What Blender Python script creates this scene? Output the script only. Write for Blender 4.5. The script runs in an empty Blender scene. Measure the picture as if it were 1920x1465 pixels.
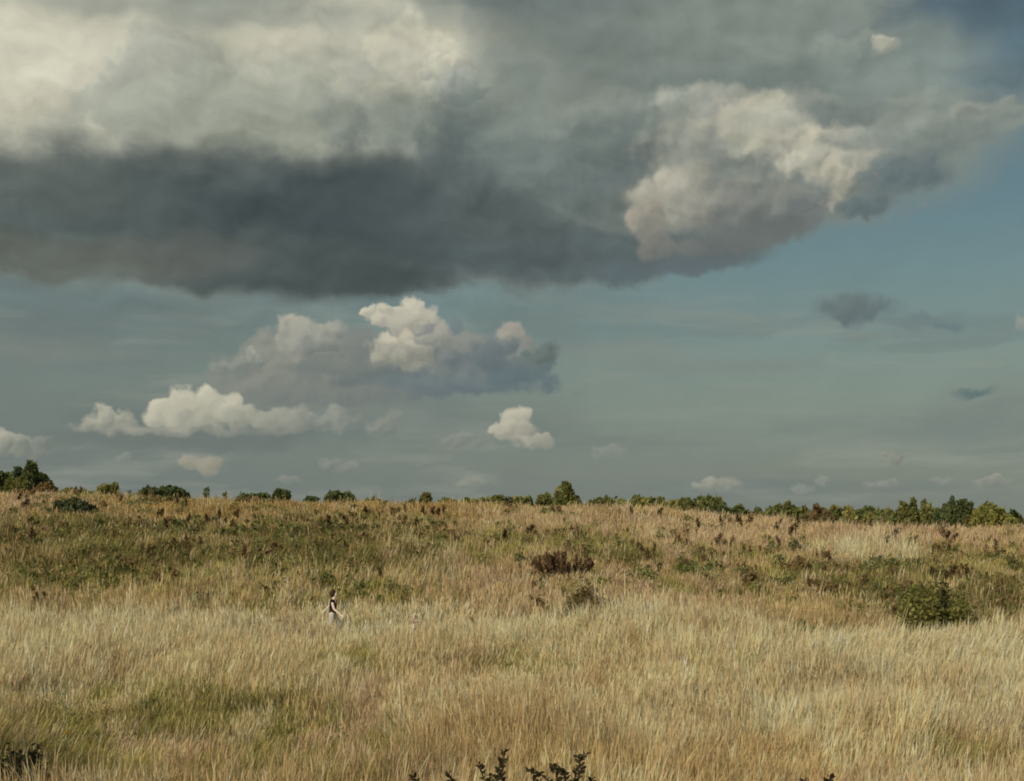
import bpy, bmesh, math, random
import numpy as np
from mathutils import Vector, Matrix
R = math.radians
rng = np.random.default_rng(11)
random.seed(5)
scene = bpy.context.scene
col = scene.collection

# ------------------------------------------------------------------ camera
F = 2637.0            # focal length in photograph pixels
HX, HY = 960.0, 978.0  # eye level row of the photograph
cam_d = bpy.data.cameras.new('camera')
cam = bpy.data.objects.new('camera', cam_d); col.objects.link(cam)
cam_d.sensor_width = 36.0
cam_d.lens = 36.0 * F / 1920.0
cam_d.shift_y = (HY - 732.5) / 1920.0
cam_d.clip_start = 0.1
cam_d.clip_end = 6000
cam.location = (0, 0, 0)          # eye at the origin, the meadow lies below it
cam.rotation_euler = (R(90), 0, 0)
scene.camera = cam
scene.view_settings.view_transform = 'Standard'
scene.view_settings.look = 'None'
scene.view_settings.gamma = 1.0
scene.view_settings.exposure = -0.85
scene.render.filter_size = 1.9
scene.cycles.filter_width = 1.9
scene.cycles.max_bounces = 6
scene.cycles.diffuse_bounces = 3
scene.cycles.transmission_bounces = 3

# ------------------------------------------------------------------ sun
SUN_EL, SUN_AZ = 27.0, 218.0       # degrees; azimuth clockwise from +Y: behind and to the left
sd = Vector((math.sin(R(SUN_AZ)) * math.cos(R(SUN_EL)), math.cos(R(SUN_AZ)) * math.cos(R(SUN_EL)), math.sin(R(SUN_EL))))
sun_d = bpy.data.lights.new('sun', 'SUN'); sun_d.energy = SUN_E = 5.0; sun_d.angle = R(0.6); sun_d.color = (1.0, 0.87, 0.68)
sun = bpy.data.objects.new('sun', sun_d); col.objects.link(sun)
sun.rotation_euler = sd.to_track_quat('Z', 'Y').to_euler()
sun.location = (-30, -30, 30)

# ------------------------------------------------------------------ world: clear sky and the clouds of the day
world = bpy.data.worlds.new('World'); scene.world = world; world.use_nodes = True
nt = world.node_tree; nt.nodes.clear()
N, L = nt.nodes.new, nt.links.new
BG = 0.1
def lin(h, k=1.0):
    h = h.lstrip('#'); o = []
    for i in (0, 2, 4):
        c = int(h[i:i + 2], 16) / 255
        o.append((c / 12.92 if c <= 0.04045 else ((c + 0.055) / 1.055) ** 2.4) * k)
    return (*o, 1.0)
def setin(sock, v):
    if isinstance(v, bpy.types.NodeSocket): L(v, sock)
    else: sock.default_value = v
def math_(op, a, b=0.0, c=0.0, clamp=False):
    n = N('ShaderNodeMath'); n.operation = op; n.use_clamp = clamp
    setin(n.inputs[0], a); setin(n.inputs[1], b); setin(n.inputs[2], c); return n.outputs[0]
def vmath(op, a, b=(0, 0, 0), s=None):
    n = N('ShaderNodeVectorMath'); n.operation = op
    setin(n.inputs[0], a)
    if op not in ('LENGTH', 'SCALE'): setin(n.inputs[1], b)
    if s is not None: setin(n.inputs[3], s)
    return n.outputs['Value'] if op in ('LENGTH', 'DOT_PRODUCT') else n.outputs[0]
def mrange(v, a, b, c, d, mode='SMOOTHSTEP'):
    n = N('ShaderNodeMapRange'); n.interpolation_type = mode
    setin(n.inputs[0], v)
    for i, x in enumerate((a, b, c, d)): setin(n.inputs[1 + i], x)
    return n.outputs[0]
def mix(f, a, b, mode='MIX'):
    n = N('ShaderNodeMix'); n.data_type = 'RGBA'; n.blend_type = mode; n.clamp_factor = True
    setin(n.inputs[0], f); setin(n.inputs[6], a); setin(n.inputs[7], b); return n.outputs[2]
def noise(vec, scale, detail, rough=0.5, out='Fac', dist=0.0, dims='2D'):
    n = N('ShaderNodeTexNoise'); n.noise_dimensions = dims; n.inputs['Scale'].default_value = scale
    n.inputs['Detail'].default_value = detail; n.inputs['Roughness'].default_value = rough
    n.inputs['Distortion'].default_value = dist
    L(vec, n.inputs['Vector']); return n.outputs[out]
tc = N('ShaderNodeTexCoord').outputs['Generated']
sep = N('ShaderNodeSeparateXYZ'); L(tc, sep.inputs[0])
U = 26.37     # one unit = the angle of 100 photograph pixels
az = math_('MULTIPLY', math_('ARCTAN2', sep.outputs[0], sep.outputs[1]), U)
el = math_('MULTIPLY', math_('ARCSINE', sep.outputs[2]), U)
cmb = N('ShaderNodeCombineXYZ'); L(az, cmb.inputs[0]); L(el, cmb.inputs[1]); P = cmb.outputs[0]
def ang(px, py):
    a = math.atan((px - HX) / F); e = math.atan((HY - py) / math.hypot(F, px - HX)); return a * U, e * U

sky = N('ShaderNodeTexSky'); sky.sky_type = 'NISHITA'; sky.sun_disc = False
sky.sun_elevation = R(SUN_EL); sky.sun_rotation = R(SUN_AZ)
sky.altitude = 0; sky.air_density = 1.0; sky.dust_density = 1.6; sky.ozone_density = 1.2
# two warped copies of the direction, for ragged cumulus edges and for soft drifting edges
n1 = vmath('SUBTRACT', noise(P, 0.75, 2, 0.5, 'Color'), (.5, .5, .5))
n2 = vmath('SUBTRACT', noise(P, 2.3, 7, 0.55, 'Color'), (.5, .5, .5))
PB = vmath('ADD', vmath('ADD', P, vmath('MULTIPLY', n1, (1.1, 0.42, 0))), vmath('MULTIPLY', n2, (0.22, 0.10, 0)))
PS = vmath('ADD', vmath('ADD', P, vmath('MULTIPLY', n1, (0.34, 0.22, 0))), vmath('MULTIPLY', n2, (0.42, 0.36, 0)))
# billows: rounded heads whose lit side faces the sun (up and to the left)
def billow(vec):
    n = N('ShaderNodeTexVoronoi'); n.voronoi_dimensions = '2D'; n.feature = 'SMOOTH_F1'; n.inputs['Scale'].default_value = 1.9
    n.inputs['Detail'].default_value = 2.0; n.inputs['Roughness'].default_value = 0.55
    n.inputs['Smoothness'].default_value = 0.35; n.inputs['Randomness'].default_value = 1.0
    L(vec, n.inputs['Vector']); return n.outputs['Distance']
Q = vmath('ADD', P, vmath('MULTIPLY', n2, (0.16, 0.16, 0)))
BIL = billow(Q)
REL = math_('SUBTRACT', billow(vmath('ADD', Q, (-0.09, 0.12, 0))), BIL)
PF = vmath('MULTIPLY', vmath('ADD', P, vmath('ADD', vmath('MULTIPLY', n1, (0.7, 0.6, 0)), vmath('MULTIPLY', n2, (0.12, 0.10, 0)))), (0.72, 1.12, 1))
FB_ = noise(PF, 0.9, 5, 0.5)
FBM = math_('SUBTRACT', FB_, 0.5)
GRD = math_('SUBTRACT', FB_, noise(vmath('ADD', PF, (-0.13, 0.20, 0)), 0.9, 5, 0.5))


def K(h):
    c = list(lin(h, 1.8 / BG))
    if c[1] < 0.33 * 1.8 / BG: c[0] *= 1.01; c[2] *= 0.945
    return tuple(c)        # the picture is exposed a little down
cur = vmath('MULTIPLY', sky.outputs[0], (0.85, 0.935, 0.765))
# pale air towards the horizon and thin streaks of high cloud
veil = mrange(el, 0.0, 6.0, 0.80, 0.0, 'SMOOTHSTEP')
cur = mix(veil, cur, K('#818985'))
cur = mix(mrange(math_('ADD', el, math_('MULTIPLY', az, 0.22)), -2.5, 4.2, 0.75, 0.0), cur, K('#6b7577'))
ST = vmath('MULTIPLY', vmath('ADD', P, vmath('MULTIPLY', n1, (1.2, 0.18, 0))), (0.2, 1.5, 0))
streak = mrange(noise(ST, 1.0, 7, 0.62), 0.47, 0.70, 0.0, 1.0)
cur = mix(math_('MULTIPLY', math_('MULTIPLY', streak, mrange(el, 5.0, 3.0, 0.0, 0.55)), mrange(el, -0.2, 0.8, 0.3, 1.0)), cur, K('#8f958e'))
streak2 = mrange(noise(vmath('ADD', ST, (7.3, 3.1, 0)), 0.8, 6, 0.6), 0.5, 0.72, 0.0, 0.45)
cur = mix(math_('MULTIPLY', streak2, mrange(el, 5.0, 3.0, 0.0, 1.0)), cur, K('#6b7779'))


# a puff: an ellipse of cloud with a ragged or soft edge; lit towards the sun, grey beneath
PUFF = []
def puff(x, y, rx, ry, lit, shade=None, a=1.0, soft=0.4, rot=0.0, w='S', rel=0.5, bal=0.0):
    PUFF.append((x, y, rx, ry, lit, shade, a, soft, rot, w, rel, bal))
def make_group(shaded):
    global nt, N, L
    keep = nt, N, L
    g = bpy.data.node_groups.new('puff', 'ShaderNodeTree'); nt = g; N, L = g.nodes.new, g.links.new
    for nm, ty in (('cur', 'NodeSocketColor'), ('vec', 'NodeSocketVector'), ('loc', 'NodeSocketVector'), ('rot', 'NodeSocketVector'),
                   ('size', 'NodeSocketVector'), ('r0', 'NodeSocketFloat'), ('r1', 'NodeSocketFloat'), ('a', 'NodeSocketFloat'),
                   ('bil', 'NodeSocketFloat'), ('lump', 'NodeSocketFloat'), ('lit', 'NodeSocketColor'), ('shade', 'NodeSocketColor'),
                   ('fk', 'NodeSocketFloat'), ('rel', 'NodeSocketFloat'), ('relk', 'NodeSocketFloat'), ('fbm', 'NodeSocketFloat'), ('lo', 'NodeSocketFloat'), ('hi', 'NodeSocketFloat')):
        g.interface.new_socket(nm, in_out='INPUT', socket_type=ty)
    g.interface.new_socket('out', in_out='OUTPUT', socket_type='NodeSocketColor')
    I = N('NodeGroupInput').outputs; O = N('NodeGroupOutput')
    ma = N('ShaderNodeVectorMath'); ma.operation = 'MULTIPLY_ADD'      # (keeps the evaluation in order)
    L(I['cur'], ma.inputs[0]); ma.inputs[1].default_value = (1e-9,) * 3; L(I['vec'], ma.inputs[2])
    m = N('ShaderNodeMapping'); m.vector_type = 'TEXTURE'; L(ma.outputs[0], m.inputs[0])
    L(I['loc'], m.inputs[1]); L(I['rot'], m.inputs[2]); L(I['size'], m.inputs[3]); q = m.outputs[0]
    r = math_('MULTIPLY_ADD', I['bil'], I['lump'], vmath('LENGTH', q))
    r = math_('MULTIPLY_ADD', I['fbm'], I['fk'], r)
    alpha = mrange(r, I['r0'], I['r1'], 0.0, I['a'])
    c = I['lit']
    if shaded:
        t = math_('MULTIPLY_ADD', I['rel'], I['relk'], vmath('DOT_PRODUCT', q, (-0.34, 0.56, 0)))
        t = math_('MULTIPLY_ADD', I['fbm'], 0.45, t)
        c = mix(mrange(t, I['lo'], I['hi'], 0.0, 1.0), I['shade'], I['lit'])
    L(mix(alpha, I['cur'], c), O.inputs['out'])
    nt, N, L = keep
    return g
G_FLAT, G_SHADED = make_group(False), make_group(True)
def add_puff(cur, x, y, rx, ry, lit, shade, a, soft, rot, w, rel, bal):
    cx, cy = ang(x, y)
    n = N('ShaderNodeGroup'); n.node_tree = G_SHADED if shade else G_FLAT; i = n.inputs
    L(cur, i['cur']); L(PS if w == 'S' else PB, i['vec']); L(BIL, i['bil']); L(FBM, i['fbm'])
    i['fk'].default_value = (0.35 if w == 'S' else 0.95) * min(1.0, 110.0 / ry) * min(1.3, max(soft, .35))
    i['loc'].default_value = (cx, cy, 0); i['rot'].default_value = (0, 0, R(rot)); i['size'].default_value = (rx / 100, ry / 100, 1)
    lump = (0.40 if w == 'S' else 0.0) * min(1.0, 70.0 / ry)
    i['r0'].default_value = 1 + soft * 0.5 + lump * 0.44; i['r1'].default_value = 1 - soft * 0.5 - (soft > 1.3) * 0.3 + lump * 0.44
    i['a'].default_value = a; i['lump'].default_value = lump; i['lit'].default_value = K(lit)
    if shade:
        L(REL, i['rel']); i['shade'].default_value = K(shade); i['relk'].default_value = rel
        i['lo'].default_value = -0.5 - bal; i['hi'].default_value = 0.5 - bal
    return n.outputs[0]
# a heap: many overlapping lobes, bright heads at the top left, grey at the foot
def mixhex(a, b, t):
    return '#' + ''.join('%02x' % round(int(a[i:i + 2], 16) * (1 - t) + int(b[i:i + 2], 16) * t) for i in (1, 3, 5))
def dark(c): return mixhex(c, '#404a50', 0.16)
def heap(x, y, rx, ry, n, top, foot, seed=1, size=0.36, soft=0.5, a=0.92, rel=0.45, flat=0.5, contrast=0.5):
    rr = random.Random(seed); L_ = []
    puff(x, y + 0.06 * ry, rx * 0.80, ry * 0.70, mixhex(top, foot, 0.25), mixhex(top, foot, 0.85), a=a, soft=soft * 1.2, rel=rel)
    n = max(2, round(n * 0.6)); ph = rr.uniform(0, 6)
    for k in range(n):
        t = ph + k * 2.399; d = math.sqrt((k + 0.6) / n)
        px, py = d * math.cos(t) * 0.72, d * math.sin(t) * 0.70
        if py > 0: py *= flat
        s_ = (size + 0.06) * rr.uniform(0.75, 1.2) * (1.1 - 0.45 * abs(px))
        L_.append((py, px, s_))
    L_.sort()
    for py, px, s_ in L_:
        h = min(1, max(0, 0.5 + 0.62 * py + 0.22 * px + rr.uniform(-.14, .14)))
        lit = mixhex(top, foot, max(0, h * 1.15 - 0.12)); sh = mixhex(lit, dark(foot), min(1, contrast + 0.15 + 0.4 * h))
        puff(x + px * rx, y + py * ry, s_ * (rx * 0.45 + ry * 0.55), s_ * (ry * 0.85 + rx * 0.14), lit, sh, a=a, soft=soft * 1.15, rel=rel, rot=rr.uniform(-15, 15))
# low small clouds near the horizon
heap(38, 833, 73, 28, 7, '#b0ae9d', '#7d837e', 3, 0.42, 0.45)
heap(378, 868, 52, 25, 6, '#a8a292', '#8a8a80', 4, 0.5, 0.5, contrast=.3)
heap(630, 872, 42, 16, 5, '#90938c', '#7d8480', 5, 0.45, 0.7, a=.92)
heap(895, 905, 54, 14, 4, '#92968a', '#7e857f', 6, 0.5, 0.9, a=.92)
heap(1345, 908, 50, 17, 6, '#a3a393', '#868b84', 7, 0.42, 0.6)
heap(1675, 857, 38, 12, 4, '#9c9c90', '#80867f', 8, 0.5, 0.7, a=.92)
heap(1860, 903, 47, 16, 5, '#9d9e90', '#858a84', 9, 0.45, 0.7, a=.95)
heap(1660, 907, 38, 12, 4, '#92958c', '#858b86', 10, 0.5, 0.8, a=.92)
for c in ((545, 902, 30, 8, '#8a8d86', '#7e8580'), (1140, 850, 30, 10, '#8b908a', '#7f8783'), (1535, 900, 12, 8, '#8f928b', '#848a86'),
          (1500, 912, 20, 7, '#898e89', '#838986'), (230, 860, 14, 9, '#868b86', '#7c8380'), (1760, 898, 22, 7, '#8b8f8a', '#838986'),
          (1912, 610, 14, 12, '#8f9894', '#848e8b')):
    puff(*c, a=0.9, soft=0.8, rel=0.5)
for c in ((60, 650, 140, 20, '#858a85'), (220, 668, 150, 12, '#7b8381'), (1160, 660, 190, 16, '#828784'), (1350, 682, 170, 14, '#7d8383'),
          (1010, 590, 150, 60, '#6c7b7b'), (1860, 770, 120, 50, '#76807f'), (1760, 800, 240, 30, '#7b8684'), (240, 600, 300, 60, '#697576'),
          (1300, 780, 200, 16, '#87908a'), (1560, 830, 260, 14, '#808a86')):
    puff(*c, a=0.5, soft=1.4, w='B')
# grey blue banks behind the low cumulus
puff(600, 790, 420, 40, '#697476', a=0.6, soft=1.4, w='B')
puff(360, 826, 190, 18, '#6e7776', a=0.85, soft=1.2, w='B')
# the towering group in the middle distance, back to front
puff(590, 690, 175, 66, '#8c8e87', '#737a79', a=0.95, soft=0.35, rel=0.5)
puff(560, 655, 80, 50, '#90928b', '#767d7b', a=0.9, soft=0.4, rel=0.5)
puff(830, 690, 205, 62, '#868a85', '#65727a', a=0.97, soft=0.35, rel=0.5)
puff(985, 684, 66, 26, '#6e7a7b', '#647275', a=0.95, soft=0.5, rel=0.5, rot=24)
heap(1008, 664, 34, 26, 6, '#74807f', '#63716f', 21, 0.45, 0.5, contrast=.5)
heap(970, 640, 34, 36, 6, '#a5a094', '#7e8483', 22, 0.5, 0.5, contrast=.3)
heap(755, 600, 96, 42, 14, '#d2ccb5', '#a3a194', 23, 0.34, 0.28, contrast=.4)
puff(800, 636, 78, 36, '#85898a', '#767e7f', a=0.95, soft=0.35, rel=.4)
puff(852, 628, 26, 30, '#748285', '#6c7a7d', a=0.9, soft=0.4)
heap(590, 640, 92, 50, 14, '#b6b2a1', '#7b8180', 25, 0.40, 0.4, contrast=.5)
heap(455, 694, 78, 30, 9, '#999c93', '#737c7b', 26, 0.40, 0.45, contrast=.5)
heap(480, 672, 20, 14, 4, '#a2a398', '#858a85', 261, 0.5, 0.5)
heap(880, 664, 120, 44, 12, '#92948d', '#67747a', 27, 0.40, 0.6, contrast=.5)
puff(668, 652, 30, 40, '#7f8482', '#757c7c', a=0.9, soft=0.5)
heap(750, 660, 76, 44, 14, '#c6c0aa', '#8a8c84', 28, 0.40, 0.36, contrast=.4)
heap(818, 636, 50, 30, 8, '#aaa799', '#858a86', 281, 0.42, 0.5, contrast=.5, a=.85)
puff(640, 705, 130, 26, '#747c7b', '#6a7476', a=0.85, soft=0.8)
puff(850, 722, 200, 22, '#707c7f', '#66737a', a=0.9, soft=0.6, rel=0.3)
puff(970, 706, 70, 20, '#64747a', '#5f6f77', a=0.85, soft=0.7, rel=0.3)
puff(500, 728, 150, 36, '#878a84', '#757c7b', a=0.9, soft=0.7)
puff(600, 756, 170, 26, '#7c827f', a=0.8, soft=1.0, w='B')
puff(640, 742, 160, 20, '#7d827f', '#70797a', a=0.8, soft=0.9, w='B')
# bright cumulus at the lower left
heap(625, 790, 72, 30, 9, '#9b9d93', '#7b8380', 31, 0.42, 0.6, a=.85)
heap(728, 800, 42, 32, 6, '#93968d', '#7a8280', 32, 0.45, 0.7, a=.8)
heap(205, 786, 58, 26, 8, '#bdbaa5', '#8f9388', 33, 0.42, 0.4)
heap(530, 792, 66, 26, 9, '#aaa99b', '#868b86', 36, 0.42, 0.6, a=.85)
heap(360, 768, 112, 48, 18, '#cdc9b1', '#a3a394', 34, 0.36, 0.36, contrast=.35)
heap(450, 780, 70, 30, 9, '#bfbca7', '#94978b', 35, 0.42, 0.5, contrast=.4)
puff(340, 808, 185, 10, '#a09f92', '#888c84', a=0.8, soft=0.9, rel=0.3)
# lone small cumulus right of the middle
heap(876, 830, 58, 22, 6, '#949790', '#7c8480', 41, 0.45, 0.8, a=.7)
heap(962, 804, 46, 34, 10, '#c2bda8', '#9c9b8f', 42, 0.44, 0.4, contrast=.35)
heap(1002, 828, 46, 16, 8, '#b0ad9c', '#8d9087', 43, 0.42, 0.5, contrast=.4)
# small dark scraps on the right
heap(1605, 578, 92, 34, 12, '#6e7a7c', '#647377', 44, 0.34, 1.0, a=.7)
puff(1720, 602, 60, 12, '#6b7c81', a=0.6, soft=1.2)
puff(1765, 612, 30, 8, '#647880', a=0.6, soft=1.0)
puff(1825, 738, 34, 10, '#5d7275', a=0.85, soft=1.1)
# ---- the great cloud bank: body
puff(1500, 190, 420, 205, '#7f8985', a=0.97, soft=0.45, w='B')
puff(1780, 215, 170, 40, '#8b938d', a=0.9, soft=0.7, w='B')
puff(1250, 330, 340, 170, '#727c7b', a=1, soft=0.32)
puff(1050, 290, 500, 235, '#717c7b', a=1, soft=0.22, w='B')
puff(450, 130, 1100, 395, '#7a827e', a=1, soft=0.16, w='B')
puff(480, 430, 660, 112, '#5b6565', a=1, soft=0.26, w='B')
puff(1080, 478, 320, 46, '#5c676b', a=1, soft=0.6, w='B')
puff(1160, 515, 60, 26, '#5d6a70', a=1, soft=0.7)
puff(1290, 503, 70, 20, '#616e74', a=0.9, soft=0.8)
puff(720, 530, 60, 24, '#555f62', a=0.8, soft=0.8)
puff(780, 545, 40, 14, '#5a6567', a=0.7, soft=0.9)
# top of the bank, grey bands
puff(900, 30, 460, 70, '#6a7475', a=0.85, soft=1.2, w='B')
puff(1180, 110, 330, 60, '#717a79', a=0.8, soft=1.3, w='B')
puff(1430, 60, 260, 90, '#808986', a=0.8, soft=1.3, w='B')
puff(1240, 40, 220, 26, '#7f8885', a=0.7, soft=1.3, w='B')
puff(1540, 150, 280, 34, '#74807e', a=0.8, soft=1.1, w='B')
puff(1840, 30, 170, 80, '#546876', a=0.92, soft=0.9, w='B')
puff(1880, 120, 110, 70, '#5f7683', a=0.7, soft=1.2, w='B')
puff(1700, 110, 130, 60, '#828e8b', a=0.8, soft=1.0, w='B')
heap(1600, 90, 90, 26, 6, '#98a098', '#7d8986', 50, 0.5, 1.0, a=.7)
heap(1662, 86, 28, 22, 4, '#c4c1ae', '#9b9d92', 51, 0.6, 0.7)
# cream left shoulder
puff(110, 160, 360, 160, '#c2bfa8', a=0.95, soft=0.8, w='B')
puff(560, 160, 440, 150, '#abad9e', a=0.95, soft=0.7, w='B')
puff(60, 140, 230, 135, '#cfccb8', a=0.9, soft=0.8, w='B')
heap(60, 230, 170, 60, 9, '#c9c5ae', '#a9aa9b', 521, 0.42, 0.7, a=.7, rel=.25)
puff(650, 80, 220, 80, '#c4c1ac', a=0.85, soft=0.8, w='B')
heap(640, 90, 220, 80, 12, '#ccc8b2', '#b0b0a1', 52, 0.46, 0.8, a=.7, rel=.25)
heap(310, 195, 160, 130, 14, '#adafa1', '#9ba092', 53, 0.42, 0.45, a=.8, rel=.35)
puff(420, 235, 220, 70, '#9ea294', a=0.8, soft=0.8, w='B')
heap(520, 215, 200, 90, 12, '#a9ac9d', '#93988c', 54, 0.45, 0.6, a=.7, rel=.35)
heap(720, 225, 190, 66, 12, '#a3a699', '#7c8480', 57, 0.44, 0.7, a=.75, rel=.35)
heap(770, 96, 110, 56, 14, '#d6d2ba', '#bcbaa8', 55, 0.44, 0.45, a=.9, contrast=.3)
heap(830, 130, 60, 40, 10, '#d2ceb7', '#a0a297', 551, 0.42, 0.35, a=.92, contrast=.4)
heap(862, 172, 56, 44, 12, '#b4b5a8', '#7f8784', 56, 0.42, 0.4, a=.9, contrast=.5)
puff(300, 6, 480, 26, '#979c91', a=0.75, soft=1.2, w='B')
puff(150, 275, 280, 20, '#a6a798', a=0.6, soft=1.4, w='B')
puff(960, 190, 100, 90, '#768280', a=0.7, soft=1.0, w='B')
# dark belly
puff(420, 350, 620, 64, '#596263', a=0.95, soft=0.9, w='B')
puff(430, 394, 520, 62, '#4e595a', a=0.95, soft=0.9, w='B')
puff(720, 420, 300, 100, '#454f53', a=0.95, soft=1.1, w='B')
puff(560, 505, 260, 52, '#4a5556', a=0.9, soft=0.7, w='B')
heap(520, 480, 150, 60, 9, '#545e5e', '#4a5556', 58, 0.5, 1.0, a=.6, rel=.3)
puff(90, 480, 260, 36, '#666b67', a=0.8, soft=1.0, w='B')
puff(350, 480, 130, 36, '#5f6463', a=0.7, soft=1.1, w='B')
puff(60, 350, 160, 50, '#5f6766', a=0.6, soft=1.2, w='B')
puff(940, 400, 220, 90, '#5a6566', a=0.6, soft=1.3, w='B')
heap(900, 290, 150, 70, 9, '#6c7676', '#5d686a', 59, 0.5, 1.0, a=.6, rel=.3)
# middle and right: soft greys
heap(1060, 300, 190, 90, 14, '#808a86', '#6a7576', 60, 0.42, 0.9, a=.6, rel=.35)
heap(1150, 230, 170, 44, 12, '#8d948e', '#717c7b', 61, 0.42, 0.8, a=.7, rel=.5)
heap(1350, 182, 140, 24, 8, '#b1b1a2', '#868e88', 62, 0.5, 0.8, a=.8, rel=.5)
puff(1470, 300, 250, 115, '#a5a598', '#7b827f', a=0.9, soft=0.6, rot=-10, rel=.6)
heap(1350, 320, 130, 80, 12, '#949891', '#767e7d', 63, 0.42, 0.8, a=.8, rel=.4)
puff(1480, 262, 150, 52, '#b1afa0', '#8f938a', a=0.9, soft=0.7, rot=-16, rel=.8)
heap(1300, 330, 60, 40, 8, '#a9a798', '#858983', 640, 0.42, 1.0, a=.7)
heap(1430, 238, 130, 50, 14, '#c3bfaa', '#969a8f', 64, 0.34, 0.8, a=.8, rel=.6, contrast=.35)
heap(1490, 268, 110, 44, 10, '#c2beaa', '#999b90', 641, 0.36, 0.8, a=.85, rel=.7, contrast=.4)
heap(1555, 290, 115, 60, 18, '#cac5af', '#9b9c91', 65, 0.32, 0.6, a=.9, rel=.7, contrast=.4)
heap(1590, 340, 62, 46, 10, '#bcb6a2', '#858982', 66, 0.42, 0.5, a=.9, rel=.6, contrast=.5)
heap(1600, 212, 130, 26, 8, '#848c89', '#727c7c', 67, 0.5, 1.0, a=.7)
heap(1600, 262, 90, 24, 8, '#a9a99b', '#868d88', 681, 0.42, 1.1, a=.7)
heap(1740, 250, 140, 44, 12, '#959b95', '#7d8786', 68, 0.42, 0.8, a=.75)
heap(1850, 210, 110, 20, 8, '#9ea298', '#858e8b', 69, 0.40, 0.9, a=.8)
heap(1720, 190, 90, 16, 6, '#939a93', '#7f8987', 691, 0.45, 1.2, a=.7)
heap(1400, 392, 160, 60, 14, '#92938c', '#696f70', 70, 0.42, 0.9, a=.85, contrast=.5)
heap(1262, 385, 96, 64, 16, '#c0bba8', '#878982', 71, 0.36, 1.0, a=.85, contrast=.4)
heap(1215, 420, 44, 50, 8, '#aaa294', '#82837e', 72, 0.45, 0.6, a=.75)
heap(1260, 465, 80, 26, 7, '#84837d', '#6d7273', 73, 0.45, 0.8, a=.75)
puff(1400, 445, 140, 26, '#696f70', a=0.8, soft=0.8, rot=8)
heap(1500, 375, 60, 40, 8, '#8e918a', '#6d7577', 74, 0.45, 0.6, a=.85)
puff(1550, 380, 12, 14, '#aaa596', a=0.6, soft=1.2)
puff(1690, 335, 90, 40, '#6b787b', '#627074', a=0.8, soft=0.9, rot=22)
heap(1690, 325, 100, 50, 16, '#727e80', '#617075', 75, 0.28, 0.8, a=.7, contrast=.6)
heap(1620, 388, 66, 28, 10, '#707c7e', '#637176', 76, 0.34, 0.8, a=.8)
puff(1310, 492, 120, 16, '#5e6a70', a=0.7, soft=1.0)
base_sky = cur
# the sky is worked out in tiles, each with only the puffs that reach it
def background(c):
    n = N('ShaderNodeBackground'); n.inputs[1].default_value = BG; setin(n.inputs[0], c); return n.outputs[0]
def choose(test, lo, hi):
    n = N('ShaderNodeMixShader'); L(test, n.inputs[0]); L(lo, n.inputs[1]); L(hi, n.inputs[2]); return n.outputs[0]
def tile(x0, x1, y0, y1):
    global nt, N, L, PS, PB, BIL, REL, FBM
    keep = nt, N, L, PS, PB, BIL, REL, FBM
    g = bpy.data.node_groups.new('sky_tile', 'ShaderNodeTree'); nt = g; N, L = g.nodes.new, g.links.new
    src = dict(cur=base_sky, PS=PS, PB=PB, BIL=BIL, REL=REL, FBM=FBM)
    for nm, ty in (('cur', 'NodeSocketColor'), ('PS', 'NodeSocketVector'), ('PB', 'NodeSocketVector'), ('BIL', 'NodeSocketFloat'),
                   ('REL', 'NodeSocketFloat'), ('FBM', 'NodeSocketFloat')):
        g.interface.new_socket(nm, in_out='INPUT', socket_type=ty)
    g.interface.new_socket('out', in_out='OUTPUT', socket_type='NodeSocketColor')
    I = N('NodeGroupInput').outputs; O = N('NodeGroupOutput')
    c, PS, PB, BIL, REL, FBM = (I[k] for k in ('cur', 'PS', 'PB', 'BIL', 'REL', 'FBM'))
    for p in PUFF:
        x, y, rx, ry, soft, rot, w = p[0], p[1], p[2], p[3], p[7], p[8], p[9]
        k = 1 + soft * 0.5 + (0.18 if w == 'S' else 0) * min(1.0, 70.0 / ry) + (0.10 if w == 'S' else 0.33) * min(1.0, 110.0 / ry) * min(1.3, max(soft, .35)); c_, s_ = abs(math.cos(R(rot))), abs(math.sin(R(rot)))
        ex = k * (rx * c_ + ry * s_) + (34 if w == 'S' else 70); ey = k * (rx * s_ + ry * c_) + (26 if w == 'S' else 36)
        if x + ex > x0 and x - ex < x1 and y + ey > y0 and y - ey < y1: c = add_puff(c, *p)
    L(c, O.inputs['out'])
    nt, N, L, PS, PB, BIL, REL, FBM = keep
    n = N('ShaderNodeGroup'); n.node_tree = g
    for k, v in src.items(): L(v, n.inputs[k])
    return background(vmath('SCALE', n.outputs[0], s=MOD))
XS = [-9999, 320, 640, 1000, 1320, 1600, 9999]; YS = [-9999, 200, 560, 720, 9999]
def rows(i, a, b):
    if b - a == 1: return tile(XS[i] - 3, XS[i + 1] + 3, YS[a] - 3, YS[b] + 3)
    m = (a + b) // 2
    return choose(math_('GREATER_THAN', el, ang(960, YS[m])[1]), rows(i, m, b), rows(i, a, m))
def cols(a, b):
    if b - a == 1: return rows(a, 0, len(YS) - 1)
    m = (a + b) // 2
    return choose(math_('GREATER_THAN', az, ang(XS[m], 978)[0]), cols(a, m), cols(m, b))
HIGH = mrange(math_('MULTIPLY_ADD', math_('MAXIMUM', az, 0.0), -0.36, el), 3.4, 4.6, 0.15, 1.0)
MOD = math_('MULTIPLY_ADD', math_('MULTIPLY_ADD', GRD, 0.62, math_('MULTIPLY', FBM, 0.25)), HIGH, 1.0)
print('PUFFS', len(PUFF))
front = cols(0, len(XS) - 1)
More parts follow.
